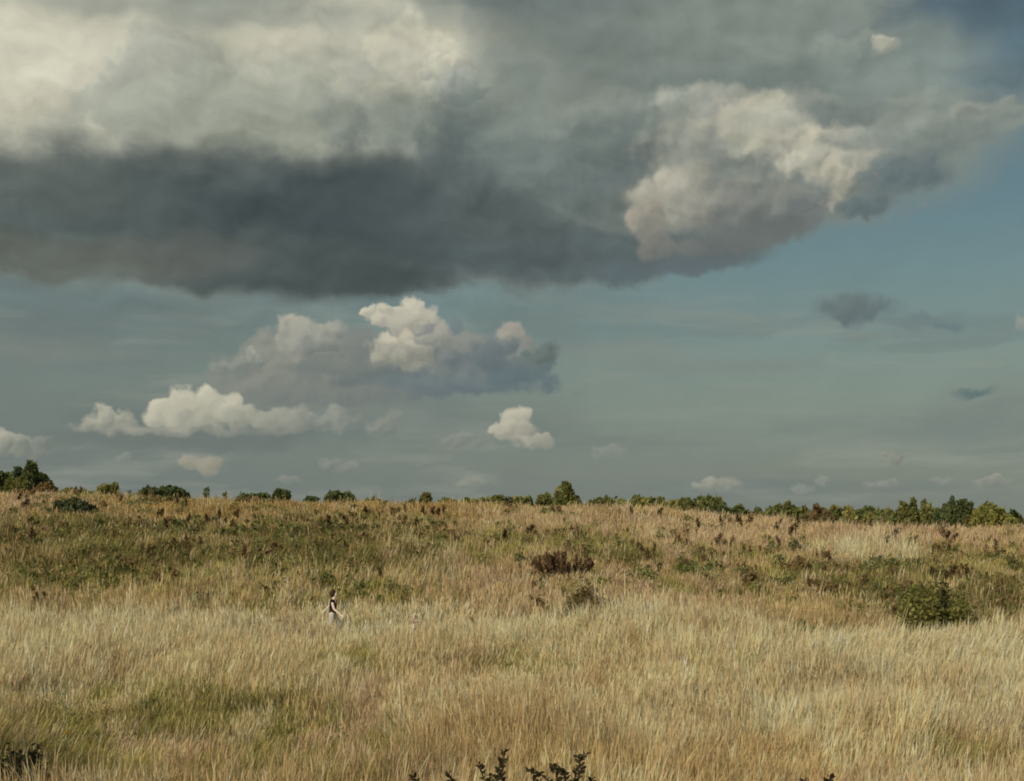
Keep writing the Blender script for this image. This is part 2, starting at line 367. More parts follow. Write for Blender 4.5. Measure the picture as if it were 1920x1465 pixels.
# the rest of the sky, out of this view: broken cloud, brightened to fill shadows
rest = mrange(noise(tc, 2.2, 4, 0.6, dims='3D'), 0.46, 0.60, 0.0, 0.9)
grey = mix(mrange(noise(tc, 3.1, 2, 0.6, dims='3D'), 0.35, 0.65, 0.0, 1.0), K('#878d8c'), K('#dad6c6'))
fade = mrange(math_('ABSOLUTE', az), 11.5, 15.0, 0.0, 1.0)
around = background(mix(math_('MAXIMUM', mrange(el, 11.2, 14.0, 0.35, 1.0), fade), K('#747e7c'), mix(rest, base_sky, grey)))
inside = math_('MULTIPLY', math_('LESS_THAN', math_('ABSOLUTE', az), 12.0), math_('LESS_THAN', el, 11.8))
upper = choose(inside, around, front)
wo = N('ShaderNodeOutputWorld')
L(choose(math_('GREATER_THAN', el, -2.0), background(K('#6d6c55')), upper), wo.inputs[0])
world.cycles.sampling_method = 'MANUAL'; world.cycles.sample_map_resolution = 256

# ------------------------------------------------------------------ helpers for objects
nt = None
def tag(o, label=None, cat=None, group=None, kind=None):
    for k, v in (('label', label), ('category', cat), ('group', group), ('kind', kind)):
        if v: o[k] = v
    return o
def empty(name, loc, rz=0.0):
    o = bpy.data.objects.new(name, None); o.empty_display_size = 0.3
    col.objects.link(o); o.location = loc; o.rotation_euler = (0, 0, rz); return o
def copy_tree(o, parent=None):
    c = o.copy(); col.objects.link(c)
    if parent is not None: c.parent = parent
    for ch in list(o.children): copy_tree(ch, c)
    return c
def mesh_np(name, verts, loops, starts, mat, cols=None, parent=None, smooth=False):
    me = bpy.data.meshes.new(name)
    verts = np.asarray(verts, np.float32); loops = np.asarray(loops, np.int32); starts = np.asarray(starts, np.int32)
    me.vertices.add(len(verts)); me.vertices.foreach_set('co', verts.ravel())
    me.loops.add(len(loops)); me.loops.foreach_set('vertex_index', loops)
    me.polygons.add(len(starts)); me.polygons.foreach_set('loop_start', starts)
    if cols is not None:
        at = me.color_attributes.new('tint', 'FLOAT_COLOR', 'POINT')
        c4 = np.ones((len(verts), 4), np.float32); c4[:, :3] = cols; at.data.foreach_set('color', c4.ravel())
    me.update(calc_edges=True); me.validate()
    if smooth: me.polygons.foreach_set('use_smooth', np.ones(len(starts), bool))
    me.materials.append(mat)
    o = bpy.data.objects.new(name, me); col.objects.link(o)
    if parent is not None: o.parent = parent
    return o
def value_noise(x, y, seed):
    xi, yi = np.floor(x).astype(np.int64), np.floor(y).astype(np.int64); fx, fy = x - xi, y - yi
    fx, fy = fx * fx * (3 - 2 * fx), fy * fy * (3 - 2 * fy)
    def h(a, b):
        n = (a * 374761393 + b * 668265263 + seed * 974634777) & 0xffffffff
        n = ((n ^ (n >> 13)) * 1274126177) & 0xffffffff
        return ((n ^ (n >> 16)) & 0xffff) / 65535.0
    return (h(xi, yi) * (1 - fx) + h(xi + 1, yi) * fx) * (1 - fy) + (h(xi, yi + 1) * (1 - fx) + h(xi + 1, yi + 1) * fx) * fy
def fbm(x, y, seed, octaves=4):
    s, a, t = 0, 1.0, 0
    for k in range(octaves):
        s = s + a * value_noise(x * 2 ** k + k * 17.3, y * 2 ** k - k * 9.1, seed + k); t += a; a *= 0.55
    return s / t

# ------------------------------------------------------------------ materials
def mat_tint(name, transl=0.25, rough=0.75, var=0.12, gain=1.0):
    m = bpy.data.materials.new(name); m.use_nodes = True; t = m.node_tree; t.nodes.clear()
    o = t.nodes.new('ShaderNodeOutputMaterial'); a = t.nodes.new('ShaderNodeAttribute'); a.attribute_name = 'tint'
    ge = t.nodes.new('ShaderNodeNewGeometry'); no = t.nodes.new('ShaderNodeTexNoise'); no.inputs['Scale'].default_value = 0.9; no.inputs['Detail'].default_value = 4
    t.links.new(ge.outputs['Position'], no.inputs['Vector'])
    mr = t.nodes.new('ShaderNodeMapRange'); mr.inputs[1].default_value = 0.3; mr.inputs[2].default_value = 0.7
    mr.inputs[3].default_value = gain * (1 - var); mr.inputs[4].default_value = gain * (1 + var); t.links.new(no.outputs['Fac'], mr.inputs[0])
    v = t.nodes.new('ShaderNodeVectorMath'); v.operation = 'SCALE'; t.links.new(a.outputs['Color'], v.inputs[0]); t.links.new(mr.outputs[0], v.inputs[3])
    p = t.nodes.new('ShaderNodeBsdfPrincipled'); p.inputs['Roughness'].default_value = rough; p.inputs['Specular IOR Level'].default_value = 0.25
    t.links.new(v.outputs[0], p.inputs['Base Color'])
    tr = t.nodes.new('ShaderNodeBsdfTranslucent'); t.links.new(v.outputs[0], tr.inputs['Color'])
    mx = t.nodes.new('ShaderNodeMixShader'); mx.inputs[0].default_value = transl
    t.links.new(p.outputs[0], mx.inputs[1]); t.links.new(tr.outputs[0], mx.inputs[2]); t.links.new(mx.outputs[0], o.inputs[0])
    return m
def mat_plain(name, c1, c2=None, scale=8.0, rough=0.8):
    m = bpy.data.materials.new(name); m.use_nodes = True; t = m.node_tree; p = t.nodes['Principled BSDF']
    p.inputs['Roughness'].default_value = rough; p.inputs['Specular IOR Level'].default_value = 0.2
    no = t.nodes.new('ShaderNodeTexNoise'); no.inputs['Scale'].default_value = scale; no.inputs['Detail'].default_value = 5
    tcn = t.nodes.new('ShaderNodeTexCoord'); t.links.new(tcn.outputs['Object'], no.inputs['Vector'])
    cr = t.nodes.new('ShaderNodeValToRGB'); cr.color_ramp.elements[0].position = 0.35; cr.color_ramp.elements[1].position = 0.65
    cr.color_ramp.elements[0].color = (*c1, 1); cr.color_ramp.elements[1].color = (*(c2 or [k * 1.25 for k in c1]), 1)
    t.links.new(no.outputs['Fac'], cr.inputs[0]); t.links.new(cr.outputs[0], p.inputs['Base Color'])
    return m
M_GRASS = mat_tint('meadow_grass', 0.28, 0.7, 0.10)
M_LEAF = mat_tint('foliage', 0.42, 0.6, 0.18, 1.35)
M_FAR = mat_tint('far_foliage', 0.45, 0.6, 0.15, 1.75)  # skyline leaves lightened: distance haze put into their colour
M_DOCK = mat_tint('dock_seed', 0.12, 0.8, 0.15)
M_BARK = mat_plain('bark', (0.06, 0.045, 0.03), (0.11, 0.085, 0.06))
M_TWIG = mat_plain('twig', (0.030, 0.018, 0.012), (0.05, 0.03, 0.02), 20)
M_STEM = mat_plain('stem', (0.11, 0.065, 0.035), (0.16, 0.10, 0.05), 20)

# ------------------------------------------------------------------ terrain
SKY_X = [-400, 0, 120, 300, 500, 700, 900, 1100, 1250, 1400, 1550, 1700, 1820, 1900, 1960, 2300]
SKY_R = [920, 924, 927, 930, 935, 940, 944, 950, 957, 969, 982, 990, 994, 992, 986, 982]
DC = 92.0
def crest_row(x): return np.interp(x / DC * F + HX, SKY_X, SKY_R) + 15
def ground_z(x, y):
    x = np.asarray(x, float); y = np.asarray(y, float)
    d = np.maximum(y, 0.0)
    near = np.interp(d, [0, 5, 9, 14, 20, 30, 40, 47, 48], [-1.70, -2.05, -2.75, -3.75, -4.28, -4.35, -4.2, -3.97, -3.95])
    fr = np.interp(d, [47, 56, 66, 78, DC], [0, 0.35, 0.61, 0.82, 1.0])
    row = 1200 + (crest_row(x) - 1200) * fr
    bank = (978 - row) / F * np.clip(d, 47, DC)
    zc = (978 - crest_row(x)) / F * DC
    far = zc + np.interp(d, [DC, 104, 130, 170, 260, 4000], [0, -0.15, -1.2, -2.6, -4.5, -8.0]) * 1.0
    far = np.where(d > 170, far * 1.0 + 0, far)
    z = np.where(d < 47, near, np.where(d < DC, bank, far))
    z = z + (fbm(x * 0.16, y * 0.16, 3, 3) - 0.5) * 0.30 * np.interp(d, [0, 15, 40, 80, 92, 120], [0.2, 1, 1, 0.7, 0.3, 0.3])
    z = z + (fbm(x * 0.012, y * 0.012, 9, 2) - 0.5) * 3.0 * np.interp(d, [130, 400], [0, 1])
    return z
def gz(x, y): return float(ground_z(np.array([x]), np.array([y]))[0])
def at(px, d, up=0.0):
    x = (px - HX) / F * d; return Vector((x, d, gz(x, d) + up))
def row_of(z, d): return HY - F * z / d

ys = np.concatenate([np.arange(-40, 8, 2.0), np.arange(8, 130, 0.7), np.geomspace(130, 3600, 50)])
xs = np.concatenate([-np.geomspace(60, 3000, 26)[::-1], np.arange(-59, 59.5, 0.9), np.geomspace(60, 3000, 26)])
GX, GY = np.meshgrid(xs, ys); GZ = ground_z(GX, GY)
nx, ny = len(xs), len(ys); idx = np.arange(nx * ny).reshape(ny, nx)
quads = np.stack([idx[:-1, :-1], idx[:-1, 1:], idx[1:, 1:], idx[1:, :-1]], -1).reshape(-1, 4)
gm = bpy.data.materials.new('meadow_ground'); gm.use_nodes = True; t = gm.node_tree; p = t.nodes['Principled BSDF']; p.inputs['Roughness'].default_value = 0.95
tcn = t.nodes.new('ShaderNodeTexCoord'); n_a = t.nodes.new('ShaderNodeTexNoise'); n_a.inputs['Scale'].default_value = 0.25; n_a.inputs['Detail'].default_value = 8
n_b = t.nodes.new('ShaderNodeTexNoise'); n_b.inputs['Scale'].default_value = 9.0; n_b.inputs['Detail'].default_value = 6
t.links.new(tcn.outputs['Object'], n_a.inputs['Vector']); t.links.new(tcn.outputs['Object'], n_b.inputs['Vector'])
c_a = t.nodes.new('ShaderNodeValToRGB'); e = c_a.color_ramp.elements; e[0].position = .38; e[0].color = (0.13, 0.11, 0.04, 1); e[1].position = .62; e[1].color = (0.30, 0.22, 0.11, 1)
c_b = t.nodes.new('ShaderNodeValToRGB'); e = c_b.color_ramp.elements; e[0].position = .3; e[0].color = (0.45, 0.45, 0.45, 1); e[1].position = .7; e[1].color = (1, 1, 1, 1)
mm = t.nodes.new('ShaderNodeMix'); mm.data_type = 'RGBA'; mm.blend_type = 'MULTIPLY'; mm.inputs[0].default_value = 1
t.links.new(n_a.outputs['Fac'], c_a.inputs[0]); t.links.new(n_b.outputs['Fac'], c_b.inputs[0])
t.links.new(c_a.outputs[0], mm.inputs[6]); t.links.new(c_b.outputs[0], mm.inputs[7]); t.links.new(mm.outputs[2], p.inputs['Base Color'])
bp = t.nodes.new('ShaderNodeBump'); bp.inputs['Strength'].default_value = 0.8; bp.inputs['Distance'].default_value = 0.1
t.links.new(n_b.outputs['Fac'], bp.inputs['Height']); t.links.new(bp.outputs[0], p.inputs['Normal'])
ground = mesh_np('ground', np.stack([GX, GY, GZ], -1).reshape(-1, 3), quads.ravel(), np.arange(len(quads)) * 4, gm, smooth=True)
tag(ground, 'rough meadow ground rising to a low crest under the dry grass', 'ground', kind='structure')

# ------------------------------------------------------------------ meadow grass, blade by blade in tufts
# kinds: 0 pale straw with seed heads, 1 tan, 2 olive green blades, 3 dark weeds, 4 orange brown far stalks, 5 pinkish tan
PAL = np.array([[0.66, 0.53, 0.31], [0.52, 0.39, 0.20], [0.38, 0.345, 0.115], [0.235, 0.205, 0.07], [0.42, 0.29, 0.115], [0.57, 0.42, 0.26], [0.73, 0.61, 0.38]])
HGT = np.array([0.74, 0.64, 0.58, 0.66, 0.50, 0.68, 0.80])
# patches as the field has them: where on the picture (px,row), radii, kind, weight
PATCH = [
 (440, 1180, 560, 24, 6, 7.0), (420, 1215, 500, 40, 0, 3.0), (80, 1240, 150, 40, 6, 2.5), (880, 1190, 200, 20, 6, 1.5), (120, 1230, 220, 60, 0, 2.0), (600, 1290, 260, 40, 0, 0.9), (1740, 1238, 340, 26, 6, 6.0), (1500, 1250, 300, 36, 0, 3.0), (1500, 1360, 420, 60, 0, 2.0),
 (1830, 1335, 240, 40, 6, 4.0), (1420, 1350, 260, 50, 6, 1.5), (1620, 1038, 80, 20, 6, 2.0), (1180, 1330, 160, 90, 0, 0.9), (1000, 1380, 180, 60, 1, 1.6), (820, 1060, 60, 40, 0, 1.0),
 (1250, 1100, 200, 50, 5, 1.8), (900, 1110, 160, 40, 5, 1.2), (1300, 1420, 200, 50, 1, 1.6), (640, 1420, 90, 40, 5, 1.0), (1450, 1420, 500, 40, 1, 0.8),
 (420, 1030, 360, 40, 3, 2.4), (120, 1020, 160, 50, 3, 1.9), (640, 1030, 180, 36, 3, 2.0), (300, 1075, 260, 22, 2, 1.6), (100, 1075, 200, 26, 2, 1.2),
 (600, 1110, 240, 26, 2, 1.2), (450, 1120, 300, 26, 1, 0.9),
 (1180, 1020, 240, 24, 2, 1.8), (1180, 1048, 70, 16, 3, 1.6), (1380, 1090, 130, 44, 2, 1.8), (1560, 1088, 180, 24, 3, 2.4), (1860, 1130, 130, 46, 3, 1.8), (1700, 1080, 120, 30, 2, 1.6), (1900, 1060, 100, 24, 2, 1.4),
 (980, 1030, 120, 20, 2, 1.0), (1500, 1150, 200, 30, 1, 1.2), (1560, 1195, 60, 18, 2, 1.6), (1440, 1240, 170, 34, 2, 1.1), (1850, 1180, 60, 24, 2, 1.0),
 (690, 1235, 70, 34, 2, 1.7), (950, 1235, 80, 26, 2, 1.6), (980, 1270, 60, 18, 2, 1.0), (800, 1215, 40, 16, 2, 1.0), (400, 1225, 60, 20, 2, 1.0), (240, 1290, 140, 26, 2, 1.0),
 (370, 1345, 130, 34, 2, 6), (580, 1385, 130, 38, 2, 5.5), (160, 1350, 110, 40, 2, 5), (300, 1400, 70, 20, 5, 3), (470, 1345, 40, 20, 0, 4), (420, 1430, 160, 26, 2, 3), (650, 1340, 60, 14, 3, 2.0), (350, 1365, 60, 12, 3, 2.0), (690, 1335, 40, 40, 5, 2.0), (480, 1330, 90, 20, 3, 1.1), (160, 1400, 130, 36, 2, 2.0), (60, 1430, 110, 40, 3, 3.0),
 (320, 1440, 120, 30, 1, 1.5), (520, 1440, 110, 20, 2, 1.1), (1010, 1440, 60, 30, 2, 1.0), (1150, 1280, 60, 40, 1, 1.4), (1720, 1290, 120, 16, 1, 1.2), (1900, 1300, 60, 14, 2, 1.0), (1820, 1410, 100, 14, 2, 0.9),
 (550, 942, 420, 18, 4, 3.6), (350, 962, 260, 14, 4, 2.6), (820, 955, 220, 14, 4, 2.4), (150, 930, 130, 10, 2, 1.6), (700, 975, 60, 12, 2, 1.6),
 (1500, 1000, 330, 24, 5, 3.2), (1750, 1005, 160, 18, 5, 2.2), (1800, 1030, 180, 18, 4, 1.2), (1150, 975, 260, 18, 5, 1.6), (80, 945, 120, 16, 5, 2.0), (1850, 1060, 100, 12, 5, 0.8),
]
def kinds_at(px, row, x, y, r):
    w = np.zeros((7, len(px)))
    base = np.array([0.75, 1.0, 0.34, 0.06, 0.05, 0.35, 0.10])[:, None]
    w += base
    far = np.clip((1130 - row) / 90, 0, 1)
    w[1] += 0.8 * far; w[0] -= 0.75 * far; w[2] += 0.35 * far
    wx = (fbm(x * 0.35, y * 0.12, 51, 3) - 0.5) * 120; wy = (fbm(x * 0.35 + 40, y * 0.12, 52, 3) - 0.5) * 34
    for cx, cy, rx, ry, k, s in PATCH:
        q = ((px + wx - cx) / rx) ** 2 + ((row + wy - cy) / ry) ** 2
        w[k] += 3.6 * s * np.exp(-q * 1.3)
    for k in range(7):
        n = fbm(x * 0.9 + 31 * k, y * 0.30 + 7 * k, 70 + k, 3)
        m_ = fbm(x * 2.3 + 11 * k, y * 0.9 + 5 * k, 170 + k, 2)
        w[k] *= np.clip((n * 0.6 + m_ * 0.4 - 0.30) * 4.0, 0.05, 3) ** 1.8
    w = np.maximum(w, 0.002) ** 2.0; c = np.cumsum(w, 0); c /= c[-1]
    return (r[None, :] > c).sum(0).clip(0, 6)

def make_grass(n_tufts, per, d0, d1, seed, power, wscale, px0=-260, px1=2180):
    g = np.random.default_rng(seed)
    q = g.random(n_tufts); d = (d0 ** power + q * (d1 ** power - d0 ** power)) ** (1 / power)
    px = g.uniform(px0, px1, n_tufts); x = (px - HX) / F * d
    hn = fbm(x * 0.5, d * 0.3, 90, 3)
    root_row = row_of(ground_z(x, d), d); vis = root_row - 0.38 * F / d
    kd = kinds_at(px, vis, x, d, g.random(n_tufts))
    thin = (hn > 0.43) | (g.random(n_tufts) < 0.5)
    x, d, kd, px, vis = x[thin], d[thin], kd[thin], px[thin], vis[thin]; n_t = len(x)
    tl = g.normal(0.07, 0.06, (n_t, 2)) * [1, 0.7] + np.stack([(fbm(x * 0.12, d * 0.12, 97, 2) - 0.5) * 0.5, x * 0], 1); th = g.normal(1.0, 0.20, n_t); tcv = np.exp(g.normal(0, 0.15, n_t) + np.where((kd == 2) | (kd == 3), 0.9, 0.6) * (fbm(x * 0.8, d * 0.35, 121, 3) - 0.5)); hue = g.normal(0, 1, n_t)
    odd = g.random(n_t); bent = odd < .11; tall = odd > .95
    tl[bent] += g.normal(0, .75, (int(bent.sum()), 2)); th[bent] *= .9; th[tall] *= 1.32
    hs = np.clip(0.50 + 1.15 * (fbm(x * 0.30, d * 0.22, 95, 3)), 0.6, 1.5)
    for cx, cy, rx, ry, f in ((380, 1350, 260, 60, .45), (580, 1400, 200, 50, .4), (150, 1370, 160, 60, .4), (960, 1250, 120, 30, .3), (680, 1245, 90, 34, .3), (1130, 1290, 90, 50, .25)):
        hs = hs * (1 - f * np.exp(-((px - cx) / rx) ** 2 - ((vis - cy) / ry) ** 2))
    hs = hs * np.interp(d, [9, 14, 20, 70, 92, 120], [0.45, 0.7, 0.95, 1.0, 0.9, 0.7])
    # blades
    i = np.repeat(np.arange(n_t), per); n = len(i)
    spread = np.interp(d[i], [15, 90], [0.08, 0.22])
    bx = x[i] + g.normal(0, 1, n) * spread; by = d[i] + g.normal(0, 1, n) * spread; k = kd[i]
    k = np.where(g.random(n) < 0.09, g.choice([0, 1, 1, 2], n), k)
    bz = ground_z(bx, by) - 0.03
    h = HGT[k] * hs[i] * th[i] * g.uniform(0.55, 1.12, n)
    leaf = (k == 2) | (k == 3)
    w = np.where(leaf, 0.0095, 0.0040) * g.uniform(0.7, 1.4, n) * wscale(by)
    lean = tl[i] * np.where(leaf, 1.6, 1.0)[:, None] + g.normal(0, 0.11, (n, 2)) * np.where(leaf, 1.9, 1.0)[:, None]
    yaw = g.uniform(0, np.pi, n); sx, sy = np.cos(yaw) * w, np.sin(yaw) * w
    T = np.array([0.0, 0.62, 0.82, 1.0])
    head = np.where(leaf[:, None], np.array([[1.0, 0.95, 0.6]]), np.array([[0.75, 0.85, 1.7]])) * np.where((k == 0) | (k >= 5), 1.0, 0.9)[:, None]
    V = np.empty((n, 7, 3), np.float32)
    for s, tt in enumerate(T):
        cxx = bx + lean[:, 0] * h * tt ** 1.8; cyy = by + lean[:, 1] * h * tt ** 1.8; czz = bz + h * tt * (1 - 0.12 * (np.abs(lean).sum(1)) * tt)
        if s < 3:
            V[:, 2 * s] = np.stack([cxx - sx * head[:, s], cyy - sy * head[:, s], czz], 1)
            V[:, 2 * s + 1] = np.stack([cxx + sx * head[:, s], cyy + sy * head[:, s], czz], 1)
        else: V[:, 6] = np.stack([cxx, cyy, czz], 1)
    c = PAL[k] * tcv[i][:, None] * np.exp(g.normal(0, 0.17, n))[:, None]
    c = c * (1 + hue[i][:, None] * np.array([[0.05, 0.0, -0.07]]))
    C = np.repeat(c[:, None, :], 7, 1)
    straw = ~leaf
    C[straw, 4:] *= 1.10                                             # seed heads are a little paler than their stems
    C[straw, :2] = C[straw, :2] * 0.55 + np.array([0.09, 0.085, 0.03]) # stems darker at the foot, some olive mixed in
    C = np.clip(C, 0.01, 0.76)
    o = (np.arange(n) * 7)[:, None]
    loops = o + np.array([0, 1, 3, 2, 2, 3, 5, 4, 4, 5, 6])[None, :]
    starts = ((np.arange(n) * 11)[:, None] + np.array([0, 4, 8])[None, :]).ravel()
    return V.reshape(-1, 3), loops.ravel(), starts, C.reshape(-1, 3)
def join(parts):
    V, Lp, S, C = [], [], [], []; nv = nl = 0
    for v, l, s, c in parts:
        V.append(v); Lp.append(l + nv); S.append(s + nl); C.append(c); nv += len(v); nl += len(l)
    return np.concatenate(V), np.concatenate(Lp), np.concatenate(S), np.concatenate(C)
ws = lambda d: np.interp(d, [10, 20, 45, 92, 120], [0.6, 0.8, 1.35, 2.3, 2.8])
grass = mesh_np('grass', *(lambda q: (q[0], q[1], q[2], M_GRASS, q[3]))(join([
    make_grass(74000, 9, 13, 47, 1, 1.6, ws), make_grass(66000, 9, 47, 96, 2, 1.3, ws), make_grass(9000, 9, 90, 118, 4, 1.0, ws)])))
tag(grass, 'tall dry straw coloured meadow grass with greener patches', 'grass', kind='stuff')

# ------------------------------------------------------------------ foliage
def leaf_cloud(g, lobes, n, size, cols, elong=1.6, shell=0.6, droop=0.0):
    """small folded leaf faces through the volume of ellipsoid lobes (cx,cy,cz,rx,ry,rz)"""
    lobes = np.array(lobes, float); vol = (lobes[:, 3] * lobes[:, 4] * lobes[:, 5]) ** 0.75; vol /= vol.sum()
    li = g.choice(len(lobes), n, p=vol); lo = lobes[li]
    v = g.normal(0, 1, (n, 3)); v /= np.linalg.norm(v, axis=1)[:, None]
    r = np.where(g.random(n) < shell, g.normal(0.93, 0.10, n), g.random(n) ** 0.5)
    c = lo[:, :3] + v * r[:, None] * lo[:, 3:6]
    a = g.normal(0, 1, (n, 3)); a[:, 2] += 0.3; a /= np.linalg.norm(a, axis=1)[:, None]
    b = np.cross(a, g.normal(0, 1, (n, 3))); b /= np.linalg.norm(b, axis=1)[:, None]
    s = size * g.uniform(0.6, 1.35, n)
    a = a * (s * elong / 2)[:, None]; b = b * (s / 2)[:, None]
    V = np.stack([c - a, c + b, c + a, c - b], 1).reshape(-1, 3)
    cols = np.array(cols, float); ci = (li * 7 + (g.random(n) < 0.3) * g.integers(0, 9, n)) % len(cols)
    C = cols[ci] * np.exp(g.normal(0, 0.22, n))[:, None]
    C = np.repeat(C[:, None, :], 4, 1).reshape(-1, 3)
    return V, np.arange(4 * n), np.arange(n) * 4, C
def tube(pts, radii, sides=6):
    pts = [Vector(p) for p in pts]; V, Lp = [], []
    for i, p in enumerate(pts):
        d = (pts[min(i + 1, len(pts) - 1)] - pts[max(i - 1, 0)]).normalized()
        u = d.cross(Vector((0.31, 0.95, 0.1))).normalized(); w = d.cross(u)
        for s in range(sides):
            t_ = 2 * math.pi * s / sides; V.append(p + (u * math.cos(t_) + w * math.sin(t_)) * radii[i])
    for i in range(len(pts) - 1):
        for s in range(sides):
            s2 = (s + 1) % sides; Lp += [i * sides + s, i * sides + s2, (i + 1) * sides + s2, (i + 1) * sides + s]
    nq = len(Lp) // 4
    return np.array([tuple(v) for v in V]), np.array(Lp), np.arange(nq) * 4, np.full((len(V), 3), 0.1)
def limbs(g, h, r, spread, n=6):
    parts = [tube([(0, 0, -0.3), (0.04 * h * g.normal(), 0, h * 0.25), (0.06 * h * g.normal(), 0.03 * h * g.normal(), h * 0.55), (0.05 * g.normal(), 0, h * 0.85)], [r, r * .8, r * .5, r * .15])]
    for k in range(n):
        t_ = g.uniform(0, 6.28); z0 = h * g.uniform(0.12, 0.5); e = spread * g.uniform(0.6, 0.95)
        parts.append(tube([(0, 0, z0), (math.cos(t_) * e * .5, math.sin(t_) * e * .5, z0 + h * .16), (math.cos(t_) * e, math.sin(t_) * e, z0 + h * g.uniform(.25, .45))], [r * .45, r * .3, r * .1], 5))
    return join(parts)
GREENS = {
 'umber': [(0.13, 0.115, 0.05), (0.15, 0.125, 0.055), (0.10, 0.10, 0.045)],
 'dark': [(0.075, 0.095, 0.035), (0.09, 0.105, 0.04), (0.06, 0.08, 0.032)],
 'olive': [(0.15, 0.155, 0.05), (0.125, 0.135, 0.045), (0.11, 0.12, 0.045), (0.18, 0.17, 0.06)],
 'yellow': [(0.20, 0.19, 0.05), (0.17, 0.175, 0.05), (0.15, 0.16, 0.05)],
 'blue': [(0.07, 0.095, 0.05), (0.085, 0.11, 0.055), (0.055, 0.075, 0.04), (0.11, 0.115, 0.05)],
 'mixed': [(0.17, 0.18, 0.065), (0.13, 0.15, 0.05), (0.20, 0.20, 0.075), (0.10, 0.12, 0.045), (0.21, 0.19, 0.06)],
 'brown': [(0.19, 0.135, 0.06), (0.15, 0.11, 0.05), (0.23, 0.165, 0.075), (0.15, 0.135, 0.055)],
 'bramble': [(0.18, 0.185, 0.05), (0.11, 0.125, 0.035), (0.24, 0.225, 0.07), (0.08, 0.09, 0.03), (0.16, 0.155, 0.05)],
 'black': [(0.022, 0.020, 0.012), (0.035, 0.030, 0.015), (0.03, 0.034, 0.014)],
}
def crown_lobes(g, w, h, z0, n, shape, fill=True):
    out = []
    for k in range(n):
        t_ = g.uniform(0, 6.28); q = (k + 0.5) / n; rr = g.random() ** .5; s = g.uniform(0.16, 0.32)
        if shape == 'round': top = (1 - rr * rr) ** .5; zz = g.uniform(0.12, 1) * top; rr *= 0.7
        elif shape == 'low': top = (1 - 0.8 * rr * rr) * g.uniform(.6, 1.05); zz = g.uniform(0.1, 1) * top; rr *= 0.85
        elif shape == 'thick': top = (1 - 0.30 * rr ** 3) * g.uniform(.82, 1.04); zz = (0.45 + 0.55 * g.random() ** .6) * top; rr *= 0.92; s *= .75
        elif shape == 'spire': rr, zz = 0.25 * (1 - q) * rr, q
        else: top = g.uniform(.7, 1.05) * (1 - .35 * rr); zz = g.uniform(0.1, 1) * top; rr *= 0.75; s *= .8
        out.append([math.cos(t_) * rr, math.sin(t_) * rr, zz * 0.8, s * .8 + .06, s * .8 + .06, s * g.uniform(.6, 1.0) + .05])
    if shape == 'thick': out += [[x_, 0, 0.5, 0.36, 0.4, 0.32] for x_ in (-.5, 0, .5)]
    elif shape != 'spire' and fill: out.append([0, 0, 0.32, 0.55, 0.55, 0.32])
    o = np.array(out); ex = np.abs(o[:, 0]) + o[:, 3]; o[:, [0, 3]] *= (w / 2) / ex.max(); o[:, [1, 4]] *= (w / 2) / ex.max()
    hi = (o[:, 2] + o[:, 5]).max(); o[:, [2, 5]] *= (h - z0) / hi; o[:, 2] += z0
    return o
def plant(name, px, top, wpx, d, pal, shape, label, cat, group=None, seed=0, n=3500, leaf=None, lobes=11, rootrow=None, part='crown', trunk='trunk', elong=1.5, shell=.6, sink=0.0, down=0.05, fill=True):
    g = np.random.default_rng(seed + 100)
    p = at(px, d); p.z -= sink
    h = (HY - top) / F * d - p.z; w = wpx / F * d
    r = empty(name, p, 0)
    tag(r, label, cat, group)
    q = limbs(g, h, 0.018 * h + 0.02, w * 0.4); mesh_np(trunk, q[0], q[1], q[2], M_BARK, parent=r)
    c = leaf_cloud(g, crown_lobes(g, w, h, h * down, lobes, shape, fill), n, leaf or 0.0034 * d * 0.9, GREENS[pal], elong, shell)
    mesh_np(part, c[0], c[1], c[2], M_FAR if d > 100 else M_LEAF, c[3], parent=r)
    return r
HZ = 'trees and bushes along the skyline'
